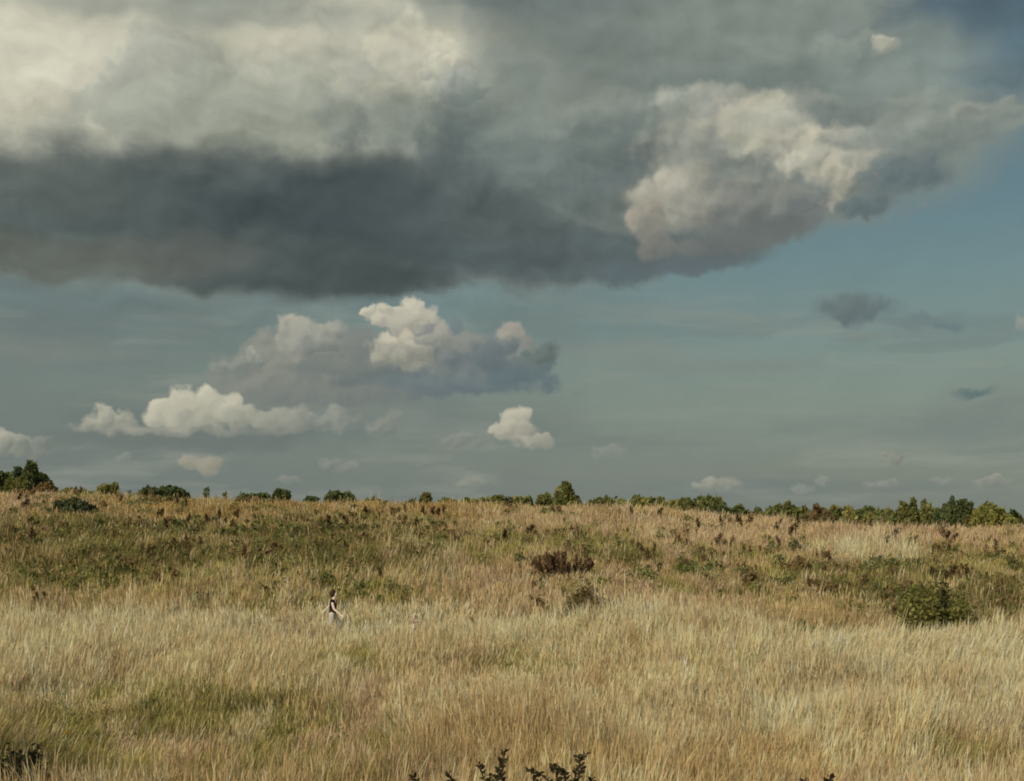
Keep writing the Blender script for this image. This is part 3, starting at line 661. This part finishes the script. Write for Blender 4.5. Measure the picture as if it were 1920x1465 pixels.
SK = [  # px, top row, width px, distance, palette, shape, leaves, name, label, category
 (60, 867, 66, 122, 'dark', 'flame', 9000, 'tree', 'tallest dark green tree with a ragged square top, on the left skyline', 'tree'),
 (33, 878, 26, 126, 'blue', 'spire', 2600, 'tree', 'slim dark pointed tree against the left side of the tallest skyline tree', 'tree'),
 (36, 895, 50, 118, 'olive', 'thick', 3000, 'bush', 'lighter olive bush at the foot of the tallest tree on the left skyline', 'bush'),
 (4, 884, 44, 124, 'dark', 'thick', 3000, 'bush', 'dark bush cut off by the left edge of the photo', 'bush'),
 (85, 905, 36, 118, 'brown', 'thick', 1500, 'bush', 'brownish low bush at the right foot of the tallest left tree', 'bush'),
 (140, 918, 80, 112, 'yellow', 'thick', 2400, 'bush', 'low yellow green bush on the skyline, brightest on the left', 'bush'),
 (203, 907, 42, 114, 'olive', 'thick', 2400, 'bush', 'small olive bush standing alone between the yellow green bush and the wide dark thicket', 'bush'),
 (305, 913, 100, 116, 'dark', 'thick', 4200, 'bush', 'wide dark flat topped thicket on the left skyline', 'thicket'),
 (386, 905, 13, 130, 'blue', 'spire', 45, 'sapling', 'thin faint sapling right of the wide dark thicket', 'sapling'),
 (478, 927, 40, 135, 'dark', 'thick', 900, 'bush', 'flattest dark strip of bush left of the small round skyline bush', 'bush'),
 (525, 918, 32, 128, 'dark', 'thick', 1800, 'bush', 'small round dark bush alone on the orange brown skyline', 'bush'),
 (585, 930, 18, 140, 'dark', 'thick', 400, 'bush', 'tiny dark bush between the two dark skyline bushes above the walker', 'bush'),
 (636, 922, 60, 128, 'dark', 'thick', 2400, 'bush', 'flat dark bush on the skyline straight above the walking person', 'bush'),
 (700, 934, 34, 140, 'olive', 'thick', 700, 'bush', 'faint low bush right of the flat dark bush above the person', 'bush'),
 (797, 926, 24, 122, 'olive', 'flame', 1200, 'bush', 'small loose two topped bush near the middle of the skyline', 'bush'),
 (840, 935, 26, 135, 'olive', 'thick', 700, 'bush', 'low olive bush right of the two topped bush', 'bush'),
 (888, 934, 34, 140, 'olive', 'thick', 900, 'bush', 'low bush second to the left of the tallest dock on the skyline', 'bush'),
 (931, 930, 30, 140, 'olive', 'thick', 1300, 'bush', 'rounded bush just left of the tallest dock on the skyline', 'bush'),
 (978, 932, 40, 145, 'mixed', 'thick', 1500, 'bush', 'low bush just right of the tallest dock on the skyline', 'bush'),
 (1022, 926, 36, 145, 'olive', 'thick', 1600, 'bush', 'low bush leaning on the left of the round skyline tree', 'bush'),
 (1064, 905, 52, 140, 'olive', 'round', 5200, 'tree', 'lone round headed tree just right of the middle of the skyline', 'tree'),
]
HEDGE = [  # the long hedge on the right half
 (1106, 942, 50, 'olive', 'thick'), (1140, 932, 54, 'olive', 'thick'), (1180, 936, 46, 'mixed', 'thick'), (1216, 928, 54, 'olive', 'thick'), (1252, 935, 50, 'mixed', 'thick'),
 (1290, 932, 56, 'mixed', 'thick'), (1330, 929, 46, 'olive', 'thick'), (1362, 942, 46, 'dark', 'thick'), (1400, 946, 54, 'olive', 'thick'), (1438, 948, 46, 'olive', 'thick'),
 (1475, 940, 40, 'olive', 'thick'), (1505, 950, 44, 'olive', 'thick'), (1536, 951, 48, 'umber', 'thick'), (1574, 946, 50, 'mixed', 'thick'), (1612, 950, 56, 'mixed', 'thick'),
 (1650, 954, 54, 'mixed', 'thick'), (1684, 952, 46, 'mixed', 'thick'), (1700, 936, 32, 'olive', 'flame'), (1728, 936, 30, 'olive', 'flame'), (1752, 944, 34, 'olive', 'flame'),
 (1778, 938, 38, 'dark', 'flame'), (1806, 934, 40, 'dark', 'flame'), (1830, 960, 36, 'umber', 'thick'), (1858, 942, 50, 'yellow', 'thick'), (1884, 956, 36, 'dark', 'thick'), (1908, 972, 40, 'mixed', 'thick'),
]
HL = ['olive bush ending the long right hand hedge at its left', 'second bush from the left end of the long hedge, taller than the first', 'third bush from the left end of the long hedge, pale green',
 'fourth bush from the left end of the long hedge, with a high top', 'fifth bush of the long hedge, lower than its left neighbour', 'broad pale green bush sixth from the left end of the long hedge',
 'seventh bush of the long hedge, highest before the hedge drops', 'dark low bush eighth in the long hedge where it starts to drop', 'ninth bush of the long hedge, low and wide',
 'lowest olive bush before the small bluish tree in the long hedge', 'small bluish round tree rising from the middle of the long hedge', 'low olive bush right of the small bluish tree in the hedge',
 'dark brown rounded bush standing out in the long hedge', 'pale green bush right of the dark brown rounded bush in the hedge', 'second pale green bush right of the dark brown bush in the hedge',
 'yellowish low bush in the hedge left of the upright trees', 'low green bush filling the foot of the leftmost upright tree', 'leftmost of the three feathery upright trees on the right skyline',
 'middle one of the three feathery upright trees on the right skyline', 'rightmost and lowest of the three feathery upright trees on the right skyline',
 'left one of the two tall dark trees on the right skyline', 'right and tallest one of the two dark trees on the right skyline', 'brown low bush in the gap between the dark trees and the yellow green bush',
 'round yellow green bush near the right end of the skyline', 'dark bush against the right side of the round yellow green bush', 'last low bush of the skyline at the right edge of the photo']
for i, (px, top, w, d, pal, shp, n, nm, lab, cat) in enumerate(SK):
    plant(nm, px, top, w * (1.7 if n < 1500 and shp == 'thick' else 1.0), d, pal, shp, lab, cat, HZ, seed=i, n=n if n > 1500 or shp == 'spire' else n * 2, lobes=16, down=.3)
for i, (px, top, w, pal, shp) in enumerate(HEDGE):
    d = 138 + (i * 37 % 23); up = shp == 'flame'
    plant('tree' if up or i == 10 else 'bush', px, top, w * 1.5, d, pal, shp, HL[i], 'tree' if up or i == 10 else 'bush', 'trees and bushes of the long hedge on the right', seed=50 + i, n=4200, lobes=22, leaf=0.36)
# bushes out in the meadow
plant('bush', 138, 934, 96, 84, 'blue', 'low', 'dark blue green bush in the grass below the left skyline', 'bush', seed=201, n=6500, leaf=0.17, lobes=14, sink=.1)
plant('bramble_bush', 1766, 1078, 184, 46, 'bramble', 'flame', 'large dense green bramble bush on the right of the meadow', 'bush', seed=202, n=5200, leaf=0.085, lobes=44, part='foliage', trunk='stems', shell=.15, fill=False)
plant('bush', 1108, 1084, 135, 47.5, 'brown', 'round', 'brown dying bush in the dry grass, below the dark dock clump', 'bush', seed=203, n=7000, leaf=0.045, lobes=34, part='foliage', trunk='stems', elong=4.5, shell=.1)
plant('bush', 1540, 945, 46, 97, 'brown', 'round', 'low brown bush where the dry grass meets the long hedge', 'bush', seed=204, n=2500, leaf=0.17, lobes=9)
plant('bush', 30, 1402, 130, 19.5, 'black', 'low', 'dark low leafy plant in the bottom left corner', 'plant', seed=205, n=3000, leaf=0.055, lobes=14, part='foliage', trunk='stems')
plant('ragwort_plant', 716, 966, 40, 80, 'yellow', 'low', 'yellow green weed clump in the brown grass right of the walker, near the skyline', 'weed', seed=206, n=1100, leaf=0.12, lobes=6, part='foliage', trunk='stems')
plant('bush', 30, 985, 70, 72, 'brown', 'low', 'brownish green weed thicket by the left edge, in front of the blue green bush', 'thicket', seed=208, n=2400, leaf=0.12, lobes=9, part='foliage', trunk='stems', sink=.2, elong=2.5)

# low scrubby weeds growing through the grass, beyond counting
def make_weeds(n, seed):
    g = np.random.default_rng(seed); out = []
    d = (24 ** 1.4 + g.random(n) * (94 ** 1.4 - 24 ** 1.4)) ** (1 / 1.4); px = g.uniform(-200, 2120, n); x = (px - HX) / F * d
    z = ground_z(x, d); row = row_of(z, d) - 0.38 * F / d
    k = kinds_at(px, row, x, d, g.random(n)); far = np.clip((1150 - row) / 60, 0, 1)
    keep = ((k == 3) & (g.random(n) < .8)) | ((k == 2) & (g.random(n) < .32)) | ((k == 1) & (g.random(n) < .10 * far)) | (g.random(n) < .012 + .03 * far)
    for i in np.where(keep)[0]:
        s_ = g.uniform(.12, .30) * (1 + .003 * d[i]); t = g.random(); h = g.uniform(.35, .75)
        pal = GREENS['mixed'] if t < .58 else GREENS['olive'] if t < .78 else GREENS['dark'] if t < .82 else [(.27, .20, .095), (.33, .25, .12), (.22, .17, .075)]
        near = row[i] > 1190
        if near and g.random() < (.85 if t > .74 else .35): continue
        if near: s_ *= .7; h *= .75
        if t > .90:      # upright seed spikes
            lobes = [(x[i] + g.normal(0, s_), d[i] + g.normal(0, s_), z[i] + h + g.uniform(-.1, .25), .03, .03, .16) for _ in range(5)]; el_ = 2.6
            pal = [(.20, .145, .07), (.28, .20, .095), (.16, .115, .055)]
        else: lobes = [(x[i] + g.normal(0, s_), d[i] + g.normal(0, s_), z[i] + h * g.uniform(.3, 1), s_ * .8, s_ * .8, h * .4) for _ in range(4)]; el_ = 2.0
        out.append(leaf_cloud(g, lobes, int((46 + 30 * g.random()) * (2.2 if near else 1)), .028 if near else .055 + .0008 * d[i], pal, el_, .2))
    return join(out)
q = make_weeds(9000, 77)
tag(mesh_np('weeds', q[0], q[1], q[2], M_LEAF, q[3]), 'scrubby green and brown weeds growing thickly through the grass', 'weeds', kind='stuff')

# ------------------------------------------------------------------ docks: brown seed spikes
def dock_proto(seed, bushy=1.0):
    g = np.random.default_rng(seed); r = empty('dock_plant', (0, 0, 0))
    pts = [(0, 0, -0.1), (0.01, 0, 0.4), (0.02, 0.01, 0.75), (0.015, 0, 1.15)]
    q = tube(pts, [0.012, 0.010, 0.007, 0.003], 5); mesh_np('stem', q[0], q[1], q[2], M_STEM, parent=r)
    lob = [(0.012, 0, 0.92, 0.035 * bushy, 0.035 * bushy, 0.23)]
    for k in range(5):
        t_ = g.uniform(0, 6.28); z = 0.66 + 0.08 * k; e = 0.025 + .035 * (1 - k / 5) * bushy
        lob.append((math.cos(t_) * e, math.sin(t_) * e, z + 0.1, 0.03 * bushy + .008, 0.03 * bushy + .008, 0.12))
    c = leaf_cloud(g, lob, 260, 0.030, [(0.055, 0.028, 0.012), (0.075, 0.036, 0.016), (0.04, 0.022, 0.010)], 1.3, 0.5)
    mesh_np('seed_head', c[0], c[1], c[2], M_DOCK, c[3], parent=r)
    return r
PROTO = [dock_proto(300, 1.0), dock_proto(301, 1.3), dock_proto(302, 0.8), dock_proto(303, 1.6)]
used = [False] * 4
ORD = ['first', 'second', 'third', 'fourth', 'fifth', 'sixth', 'seventh', 'eighth', 'ninth', 'tenth']
DOCKS = {   # place: (px, row of the head's middle, head height in px, lean)
 'from left of the brown dock spikes before the tallest left tree': [(42, 930, 22, -.3), (49, 943, 24, -.2), (62, 978, 26, .1), (60, 1000, 24, 0)],
 'of the dock spikes from blue green bush to wide thicket': [(228, 934, 14, .1), (303, 961, 26, -.1), (309, 981, 22, 0), (333, 937, 16, .1)],
 'from left of the low dock spikes right of the wide thicket': [(350, 971, 15, .3), (386, 971, 15, .2), (409, 964, 15, .1), (440, 962, 18, .3)],
 'from left of the dock spikes above the walking person': [(624, 974, 20, -.4), (650, 973, 18, .2), (664, 1021, 18, -.8), (682, 1007, 26, 0), (684, 955, 15, -.1), (717, 1072, 14, .2)],
 'from left of the dock cluster under the middle skyline': [(767, 953, 14, -.5), (794, 956, 17, 0), (810, 957, 20, .1), (822, 958, 22, 0), (834, 955, 17, .1)],
 'from left of the three docks where one breaks the skyline': [(955, 938, 32, 0), (958, 999, 26, -.6), (994, 991, 25, 0)],
 'from left of the thin docks right of the round tree': [(1183, 957, 15, 0), (1213, 1040, 16, -.1), (1229, 1026, 14, 0), (1238, 958, 18, 0)],
 'from left of the leaning docks below the dip of the long hedge': [(1314, 980, 19, -.4), (1339, 1006, 16, .6), (1360, 971, 15, -.6), (1385, 971, 19, -.2), (1393, 977, 17, -.3), (1406, 973, 20, .05)],
 'from left of the dock spikes left of the brown hedge bush': [(1455, 977, 13, .6), (1461, 1013, 14, .1), (1481, 996, 19, .2), (1489, 988, 22, .1), (1496, 975, 15, .1)],
 'from left of the docks below the leftmost upright trees': [(1562, 977, 15, 0), (1624, 980, 12, .1), (1634, 980, 13, -.1), (1664, 1013, 22, -.1), (1679, 999, 27, .05), (1707, 1010, 20, .6)],
 'from left of the rusty docks below the tall dark trees': [(1770, 1000, 22, -.2), (1778, 1003, 26, .1), (1786, 1006, 17, .3)],
 'from left of the rusty docks just above the bramble bush': [(1744, 1075, 20, -.1), (1756, 1076, 23, .1), (1775, 1078, 20, .2), (1787, 1070, 20, 0), (1801, 1067, 22, .1), (1812, 1067, 17, 0)],
 'of the dock spikes at the right edge of the photo': [(1868, 1019, 14, 0), (1914, 972, 14, .1)],
}
dd = np.arange(48, 96, 0.25)
def stand(px, row, head):
    x = (px - HX) / F * dd; z = ground_z(x, dd)
    want = HY - F * (z + 0.92) / dd; k = int(np.argmin(np.abs(want - row)))
    d = dd[k]; p = Vector((x[k], d, z[k])); need = (HY - row) / F * d - z[k]
    return p, d, need
j = 0
for place, rows_ in DOCKS.items():
    for q, (px, row, hp, lean) in enumerate(sorted(rows_)):
        p, d, need = stand(px, row, hp)
        v = j % 4; o = PROTO[v] if not used[v] else copy_tree(PROTO[v]); used[v] = True
        o.location = p; sc = min(1.7, max(0.5, need / 0.92)); hx = max(0.7, hp / F * d / 0.46 * 1.45)
        o.scale = (hx * 1.15, hx * 1.15, sc); o.rotation_euler = (0.05, lean * 0.5, j * 1.3 if abs(lean) < .25 else 0)
        tag(o, f'{ORD[q]} {place}' if len(rows_) > 2 else f'{["left", "right"][q]} one {place}', 'dock plant', 'brown dock seed spikes standing in the meadow')
        j += 1
# the dense dark clump of docks in the middle: many spikes rising from one foot
g = np.random.default_rng(420)
p = at(1055, 60); cl = empty('dock_clump', p); tag(cl, 'dense dark brown clump of dock spikes in the middle of the meadow', 'dock clump')
sp, hd = [], []
for k in range(46):
    ox = float(np.clip(g.normal(-0.05, .52), -1.0, 1.05)); oy = g.uniform(-.4, .4); le = ox * .22 + g.normal(0, .16)
    top_ = (1.34 - 0.30 * abs(ox + .25)) * g.uniform(.55, 1.06)
    sp.append(tube([(ox * .6, oy, -.1), (ox * .85 + le * .3, oy, top_ * .6), (ox + le, oy, top_)], [.014, .01, .004], 4))
    for m in range(3):
        f = .62 + .15 * m; hd.append(leaf_cloud(g, [(ox * (.8 + .2 * f) + le * f, oy, top_ * f, 0.05 + .03 * (m < 2), 0.06, 0.13)], 46, 0.05, [(0.15, 0.095, 0.05), (0.10, 0.068, 0.035), (0.20, 0.135, 0.07), (0.14, 0.125, 0.06)], 2.6, .3))
q = join(sp); mesh_np('stems', q[0], q[1], q[2], M_STEM, parent=cl); q = join(hd); mesh_np('seed_heads', q[0], q[1], q[2], M_DOCK, q[3], parent=cl)

# ------------------------------------------------------------------ near leafy sprigs at the foot of the picture
def sprig(name, root_px, d, paths, label, cat, leaf=0.030, seed=0):
    """paths: lists of (px,row) tips on the picture plane at distance d"""
    g = np.random.default_rng(seed); p = at(root_px, d); r = empty(name, p); tag(r, label, cat, 'dark leafy tips of bushes close to the camera')
    st, lf = [], []
    for path in paths:
        pts = [Vector(((px - HX) / F * (d + dy), d + dy, (HY - row) / F * (d + dy))) - p for px, row, dy in path]
        # smooth
        fine = []
        for a, b in zip(pts[:-1], pts[1:]):
            for k in range(6): fine.append(a.lerp(b, k / 6) + Vector(g.normal(0, 0.0035, 3)))
        fine.append(pts[-1]); n = len(fine)
        st.append(tube(fine, [0.005 * (1 - .65 * k / n) + .0015 for k in range(n)], 5))
        for k in range(3, n):
            pos = fine[k]; dirn = (fine[k] - fine[k - 1]).normalized()
            for s in (-1, 1):
                if g.random() < 0.16 and k < n - 1: continue
                out = (Vector((s * g.uniform(.5, 1), g.uniform(-.7, .7), g.uniform(-.1, .5))) + dirn * g.uniform(.3, .9)).normalized()
                wdt = out.cross(Vector(g.normal(0, 1, 3))).normalized(); L_ = leaf * g.uniform(.7, 1.3)
                up = out.cross(wdt)
                o_ = pos; vs = [o_, o_ + out * L_ * .35 + wdt * L_ * .30 + up * L_ * .05, o_ + out * L_ * .75 + wdt * L_ * .24, o_ + out * L_ * 1.05 - up * L_ * .08,
                                o_ + out * L_ * .75 - wdt * L_ * .24, o_ + out * L_ * .35 - wdt * L_ * .30 + up * L_ * .05]
                c = np.array(GREENS['black'][g.integers(0, 3)]) * g.uniform(.8, 1.5)
                lf.append((np.array([tuple(v) for v in vs]), np.array([0, 1, 2, 3, 0, 3, 4, 5]), np.array([0, 4]), np.tile(c, (6, 1))))
    q = join(st); mesh_np('twigs', q[0], q[1], q[2], M_TWIG, parent=r)
    q = join(lf); mesh_np('leaves', q[0], q[1], q[2], M_LEAF, q[3], parent=r)
sprig('leafy_sprig', 930, 8.0, [
    [(930, 1760, 0), (938, 1580, 0), (948, 1480, 0), (938, 1442, 0), (945, 1412, 0)], [(938, 1560, 0), (925, 1490, .1), (905, 1452, .1), (897, 1434, .1)],
    [(930, 1650, 0), (880, 1530, -.2), (850, 1470, -.2), (842, 1452, -.2)], [(944, 1500, 0), (930, 1470, .1), (935, 1455, .15), (944, 1428, .1)], [(930, 1620, 0), (905, 1520, -.1), (922, 1476, -.1), (918, 1456, -.1)],
    [(930, 1650, 0), (840, 1560, -.2), (790, 1480, -.2), (776, 1460, -.2)]],
    'taller dark leafy sprig at the bottom edge left of centre', 'sprig', seed=501)
sprig('leafy_sprig', 1070, 8.3, [
    [(1070, 1780, 0), (1068, 1580, 0), (1072, 1480, 0), (1080, 1444, 0), (1097, 1416, 0)], [(1070, 1540, 0), (1040, 1480, .1), (1020, 1456, .1), (992, 1444, .1)],
    [(1072, 1480, 0), (1085, 1455, .1), (1090, 1436, .1), (1084, 1420, .1)], [(1070, 1520, 0), (1050, 1470, -.1), (1040, 1446, -.1), (1036, 1437, -.1)],
    [(1072, 1500, 0), (1062, 1470, .1), (1058, 1455, .1), (1052, 1440, .1)], [(1070, 1520, 0), (1100, 1480, .1), (1110, 1462, .1)], [(1070, 1600, 0), (1030, 1500, 0), (1012, 1465, 0)], [(1070, 1600, 0), (1022, 1520, .1), (1000, 1470, .1), (1008, 1452, .1)]],
    'wider dark leafy sprig with branching twigs at the bottom edge', 'sprig', seed=502)
sprig('leafy_sprig', 1545, 8.1, [[(1545, 1700, 0), (1540, 1530, 0), (1545, 1478, 0), (1556, 1458, 0)], [(1545, 1600, 0), (1520, 1500, 0), (1508, 1466, 0)]],
    'single small dark leaf tip at the bottom edge right of centre', 'sprig', seed=503)

# ------------------------------------------------------------------ small pale and yellow things in the grass
def pale_tuft(px, row_top, row_bot, d, wid, lean, c, label, name='pale_grass_tuft', cat='grass tuft', n=60):
    g = np.random.default_rng(int(px)); p = at(px, d); r = empty(name, p); tag(r, label, cat)
    zt = (HY - row_top) / F * d - p.z; zb = (HY - row_bot) / F * d - p.z
    st, hd = [], []
    for k in range(n):
        ox = g.normal(0, wid); oy = g.normal(0, wid * .6); top = zt - abs(g.normal(0, .12)) * (zt - zb)
        st.append(tube([(ox * .3, oy, -.05), (ox * .6 + lean * .3, oy, zb), (ox + lean, oy, top)], [.006, .005, .003], 4))
        hd.append(leaf_cloud(g, [(ox + lean * .72, oy, (top * .6 + zb * .4), .022, .022, (top - zb) * .45)], 24, .05, [c], 3.0, .4))
    q = join(st); mesh_np('stalks', q[0], q[1], q[2], M_STRAW, parent=r); q = join(hd); mesh_np('plumes', q[0], q[1], q[2], M_GRASS, q[3], parent=r)
M_STRAW = mat_plain('straw', (0.45, 0.36, 0.2), (0.55, 0.45, 0.27), 12)
pale_tuft(776, 1154, 1180, 45.3, .032, .02, (0.86, 0.77, 0.64), 'small pale cream plume standing alone in the grass right of the person')
pale_tuft(664, 1160, 1180, 45.5, .03, .12, (0.66, 0.62, 0.33), 'yellowish grass tuft leaning right, next to the person')
def flower(px, row, d, c, size, label, name, cat):
    g = np.random.default_rng(int(px) + 7); p = at(px, d); r = empty(name, p); tag(r, label, cat)
    z = (HY - row) / F * d - p.z
    q = tube([(0, 0, -.05), (.02, 0, z * .5), (0, 0, z)], [.008, .006, .004], 5); mesh_np('stem', q[0], q[1], q[2], M_STEM, parent=r)
    c_ = leaf_cloud(g, [(0, -.02, z, size, size, size * .55)], 160, size * .35, [c], 1.1, .5); mesh_np('flower_head', c_[0], c_[1], c_[2], M_GRASS, c_[3], parent=r)
flower(148, 1098, 56, (0.72, 0.64, 0.44), .13, 'single cream white flower head in the weeds on the left', 'white_flower', 'flower')
flower(126, 1373, 24, (0.55, 0.36, 0.02), .035, 'single tiny yellow flower low in the green grass at lower left', 'yellow_flower', 'flower')

# ------------------------------------------------------------------ the walker
M_SKIN = mat_plain('skin', (0.80, 0.64, 0.54), (0.84, 0.68, 0.58), 5, 0.5)
M_SHIRT = mat_plain('dark_shirt', (0.012, 0.006, 0.008), (0.02, 0.010, 0.012), 14, 0.8)
M_TROU = mat_plain('pale_trousers', (0.42, 0.40, 0.36), (0.52, 0.49, 0.45), 10, 0.8)
M_HAIR = mat_plain('brown_hair', (0.035, 0.024, 0.012), (0.06, 0.042, 0.02), 30, 0.6)
M_SHOE = mat_plain('shoe', (0.05, 0.045, 0.04), None, 10, 0.6)
def skin_mesh(name, chains, mat, parent, levels=2):
    """chains share joints by coordinates: one continuous skinned surface"""
    pts, rad, edges, key = [], [], [], {}
    def vid(p, r):
        k = tuple(round(c, 4) for c in p)
        if k not in key: key[k] = len(pts); pts.append(p); rad.append(r)
        return key[k]
    for ch in chains:
        ids = [vid(p, r) for p, r in ch]; edges += list(zip(ids[:-1], ids[1:]))
    me = bpy.data.meshes.new(name); me.from_pydata(pts, edges, []); me.materials.append(mat)
    o = bpy.data.objects.new(name, me); col.objects.link(o)
    md = o.modifiers.new('skin', 'SKIN'); md.use_smooth_shade = True; md.use_x_symmetry = False
    lay = me.skin_vertices[0].data if me.skin_vertices else None
    if lay is None:
        bm = bmesh.new(); bm.from_mesh(me); bm.verts.layers.skin.verify(); bm.to_mesh(me); bm.free(); lay = me.skin_vertices[0].data
    for i, r in enumerate(rad): lay[i].radius = r if isinstance(r, tuple) else (r, r)
    lay[0].use_root = True
    sb = o.modifiers.new('sub', 'SUBSURF'); sb.levels = sb.render_levels = levels
    dg = bpy.context.evaluated_depsgraph_get(); ev = o.evaluated_get(dg); nm = bpy.data.meshes.new_from_object(ev)
    o.modifiers.clear(); o.data = nm; nm.name = name; nm.materials.clear(); nm.materials.append(mat)
    for f in nm.polygons: f.use_smooth = True
    o.parent = parent; return o
pw = at(624, 47); pw.z -= 0.0
walker = empty('person', pw)
tag(walker, 'person in dark short sleeved top and pale trousers, walking with arms swung out', 'person')
# faces to the right (+x); right arm (near the camera) forward, left arm back
PEL, CH, NK, HD = (0.0, 0, 0.93), (0.02, 0, 1.26), (0.035, 0, 1.45), (0.065, 0, 1.60)
def hand(wrist, dirn, r0=0.020):
    w_ = Vector(wrist); d_ = Vector(dirn).normalized(); side = d_.cross(Vector((0, 1, 0))).normalized(); pal = w_ + d_ * .075
    out = [[(tuple(w_), r0), (tuple(pal), (.034, .016))]]
    for k, (o_, l_) in enumerate([(-.026, .062), (-.009, .072), (.009, .068), (.026, .052)]):
        b_ = pal + side * o_ + d_ * .018; m_ = b_ + d_ * l_ * .5 + Vector((0, -.006, -.004)); e_ = m_ + d_ * l_ * .45 + Vector((0, -.010, -.010))
        out.append([(tuple(pal), (.034, .016)), (tuple(b_), .010), (tuple(m_), .009), (tuple(e_), .007)])
    tb = w_ + d_ * .03; out.append([(tuple(pal), (.034, .016)), (tuple(tb + side * -.035 + d_ * .012), .011), (tuple(tb + side * -.055 + d_ * .045), .009)])
    return out
RS, RE, RW = (0.02, -0.17, 1.40), (0.13, -0.25, 1.12), (0.34, -0.27, 0.965)
LS, LE, LW = (0.03, 0.17, 1.40), (-0.20, 0.24, 1.20), (-0.37, 0.27, 1.04)
RK, RA, RT = (-0.05, -0.10, 0.50), (-0.24, -0.10, 0.12), (-0.12, -0.10, 0.03)
LK, LA, LT = (0.22, 0.10, 0.52), (0.27, 0.10, 0.09), (0.42, 0.10, 0.03)
RH, LH = (0.0, -0.09, 0.88), (0.01, 0.09, 0.88)
body = [[(PEL, (.12, .15)), ((0.0, 0, 1.08), (.10, .13)), (CH, (.11, .15)), (NK, .055), ((0.055, 0, 1.53), .062), (HD, (.092, .078)), ((0.06, 0, 1.68), (.085, .072))],
        [(CH, (.11, .15)), ((0.02, -0.10, 1.38), .075), (RS, .055), (RE, .040), (RW, .026)], [(CH, (.11, .15)), ((0.02, 0.10, 1.38), .075), (LS, .055), (LE, .040), (LW, .026)],
        [(PEL, (.12, .15)), (RH, .095), (RK, .06), (RA, .042), (RT, .035)], [(PEL, (.12, .15)), (LH, .095), (LK, .06), (LA, .042), (LT, .035)],
        [(HD, (.092, .078)), ((0.155, 0, 1.585), .016)], [(HD, (.092, .078)), ((0.125, 0, 1.525), .034)]]
body += hand(RW, Vector(RW) - Vector(RE)) + hand(LW, Vector(LW) - Vector(LE))
skin_mesh('body', body, M_SKIN, walker)
skin_mesh('shirt', [[((0.0, 0, 0.88), (.135, .165)), ((0.0, 0, 1.08), (.122, .152)), (CH, (.132, .172)), ((0.032, 0, 1.44), (.085, .10))],
    [(CH, (.132, .172)), ((0.02, -0.10, 1.385), .088), (RS, .074), ((0.065, -0.205, 1.29), .062)], [(CH, (.132, .172)), ((0.02, 0.10, 1.385), .088), (LS, .074), ((-0.06, 0.20, 1.32), .062)]], M_SHIRT, walker)
skin_mesh('trousers', [[((0, 0, 1.06), (.118, .150)), ((0.0, 0, 0.90), (.128, .16)), (RH, .112), (RK, .080), ((-0.19, -0.10, 0.22), .062)], [((0.0, 0, 0.90), (.128, .16)), (LH, .112), (LK, .080), ((0.26, 0.10, 0.18), .062)]], M_TROU, walker)
skin_mesh('hair', [[((0.02, 0, 1.50), (.075, .09)), ((-0.01, 0, 1.60), (.135, .13)), ((0.025, 0, 1.69), (.145, .13)), ((0.09, 0, 1.71), (.07, .08))]], M_HAIR, walker)
for (a_, b_) in ((RA, RT), (LA, LT)):
    skin_mesh('shoe', [[(a_, .052), (tuple(Vector(a_).lerp(Vector(b_), .5)), .048), (tuple(Vector(b_)), .042)]], M_SHOE, walker)
for sy in (-1, 1):
    me = bpy.data.meshes.new('eye'); bm = bmesh.new(); bmesh.ops.create_uvsphere(bm, u_segments=12, v_segments=8, radius=.012); bm.to_mesh(me); bm.free(); me.materials.append(M_HAIR)
    o = bpy.data.objects.new('eye', me); col.objects.link(o); o.parent = walker; o.location = (0.148, sy * .03, 1.612)
    me = bpy.data.meshes.new('ear'); bm = bmesh.new(); bmesh.ops.create_uvsphere(bm, u_segments=12, v_segments=8, radius=.028); bmesh.ops.scale(bm, vec=(.6, .35, 1), verts=bm.verts); bm.to_mesh(me); bm.free(); me.materials.append(M_SKIN)
    o = bpy.data.objects.new('ear', me); col.objects.link(o); o.parent = walker; o.location = (0.055, sy * .082, 1.60)
walker.rotation_euler = (0, 0, R(-12))
# the last objects are in place: settle transforms
bpy.context.view_layer.update()
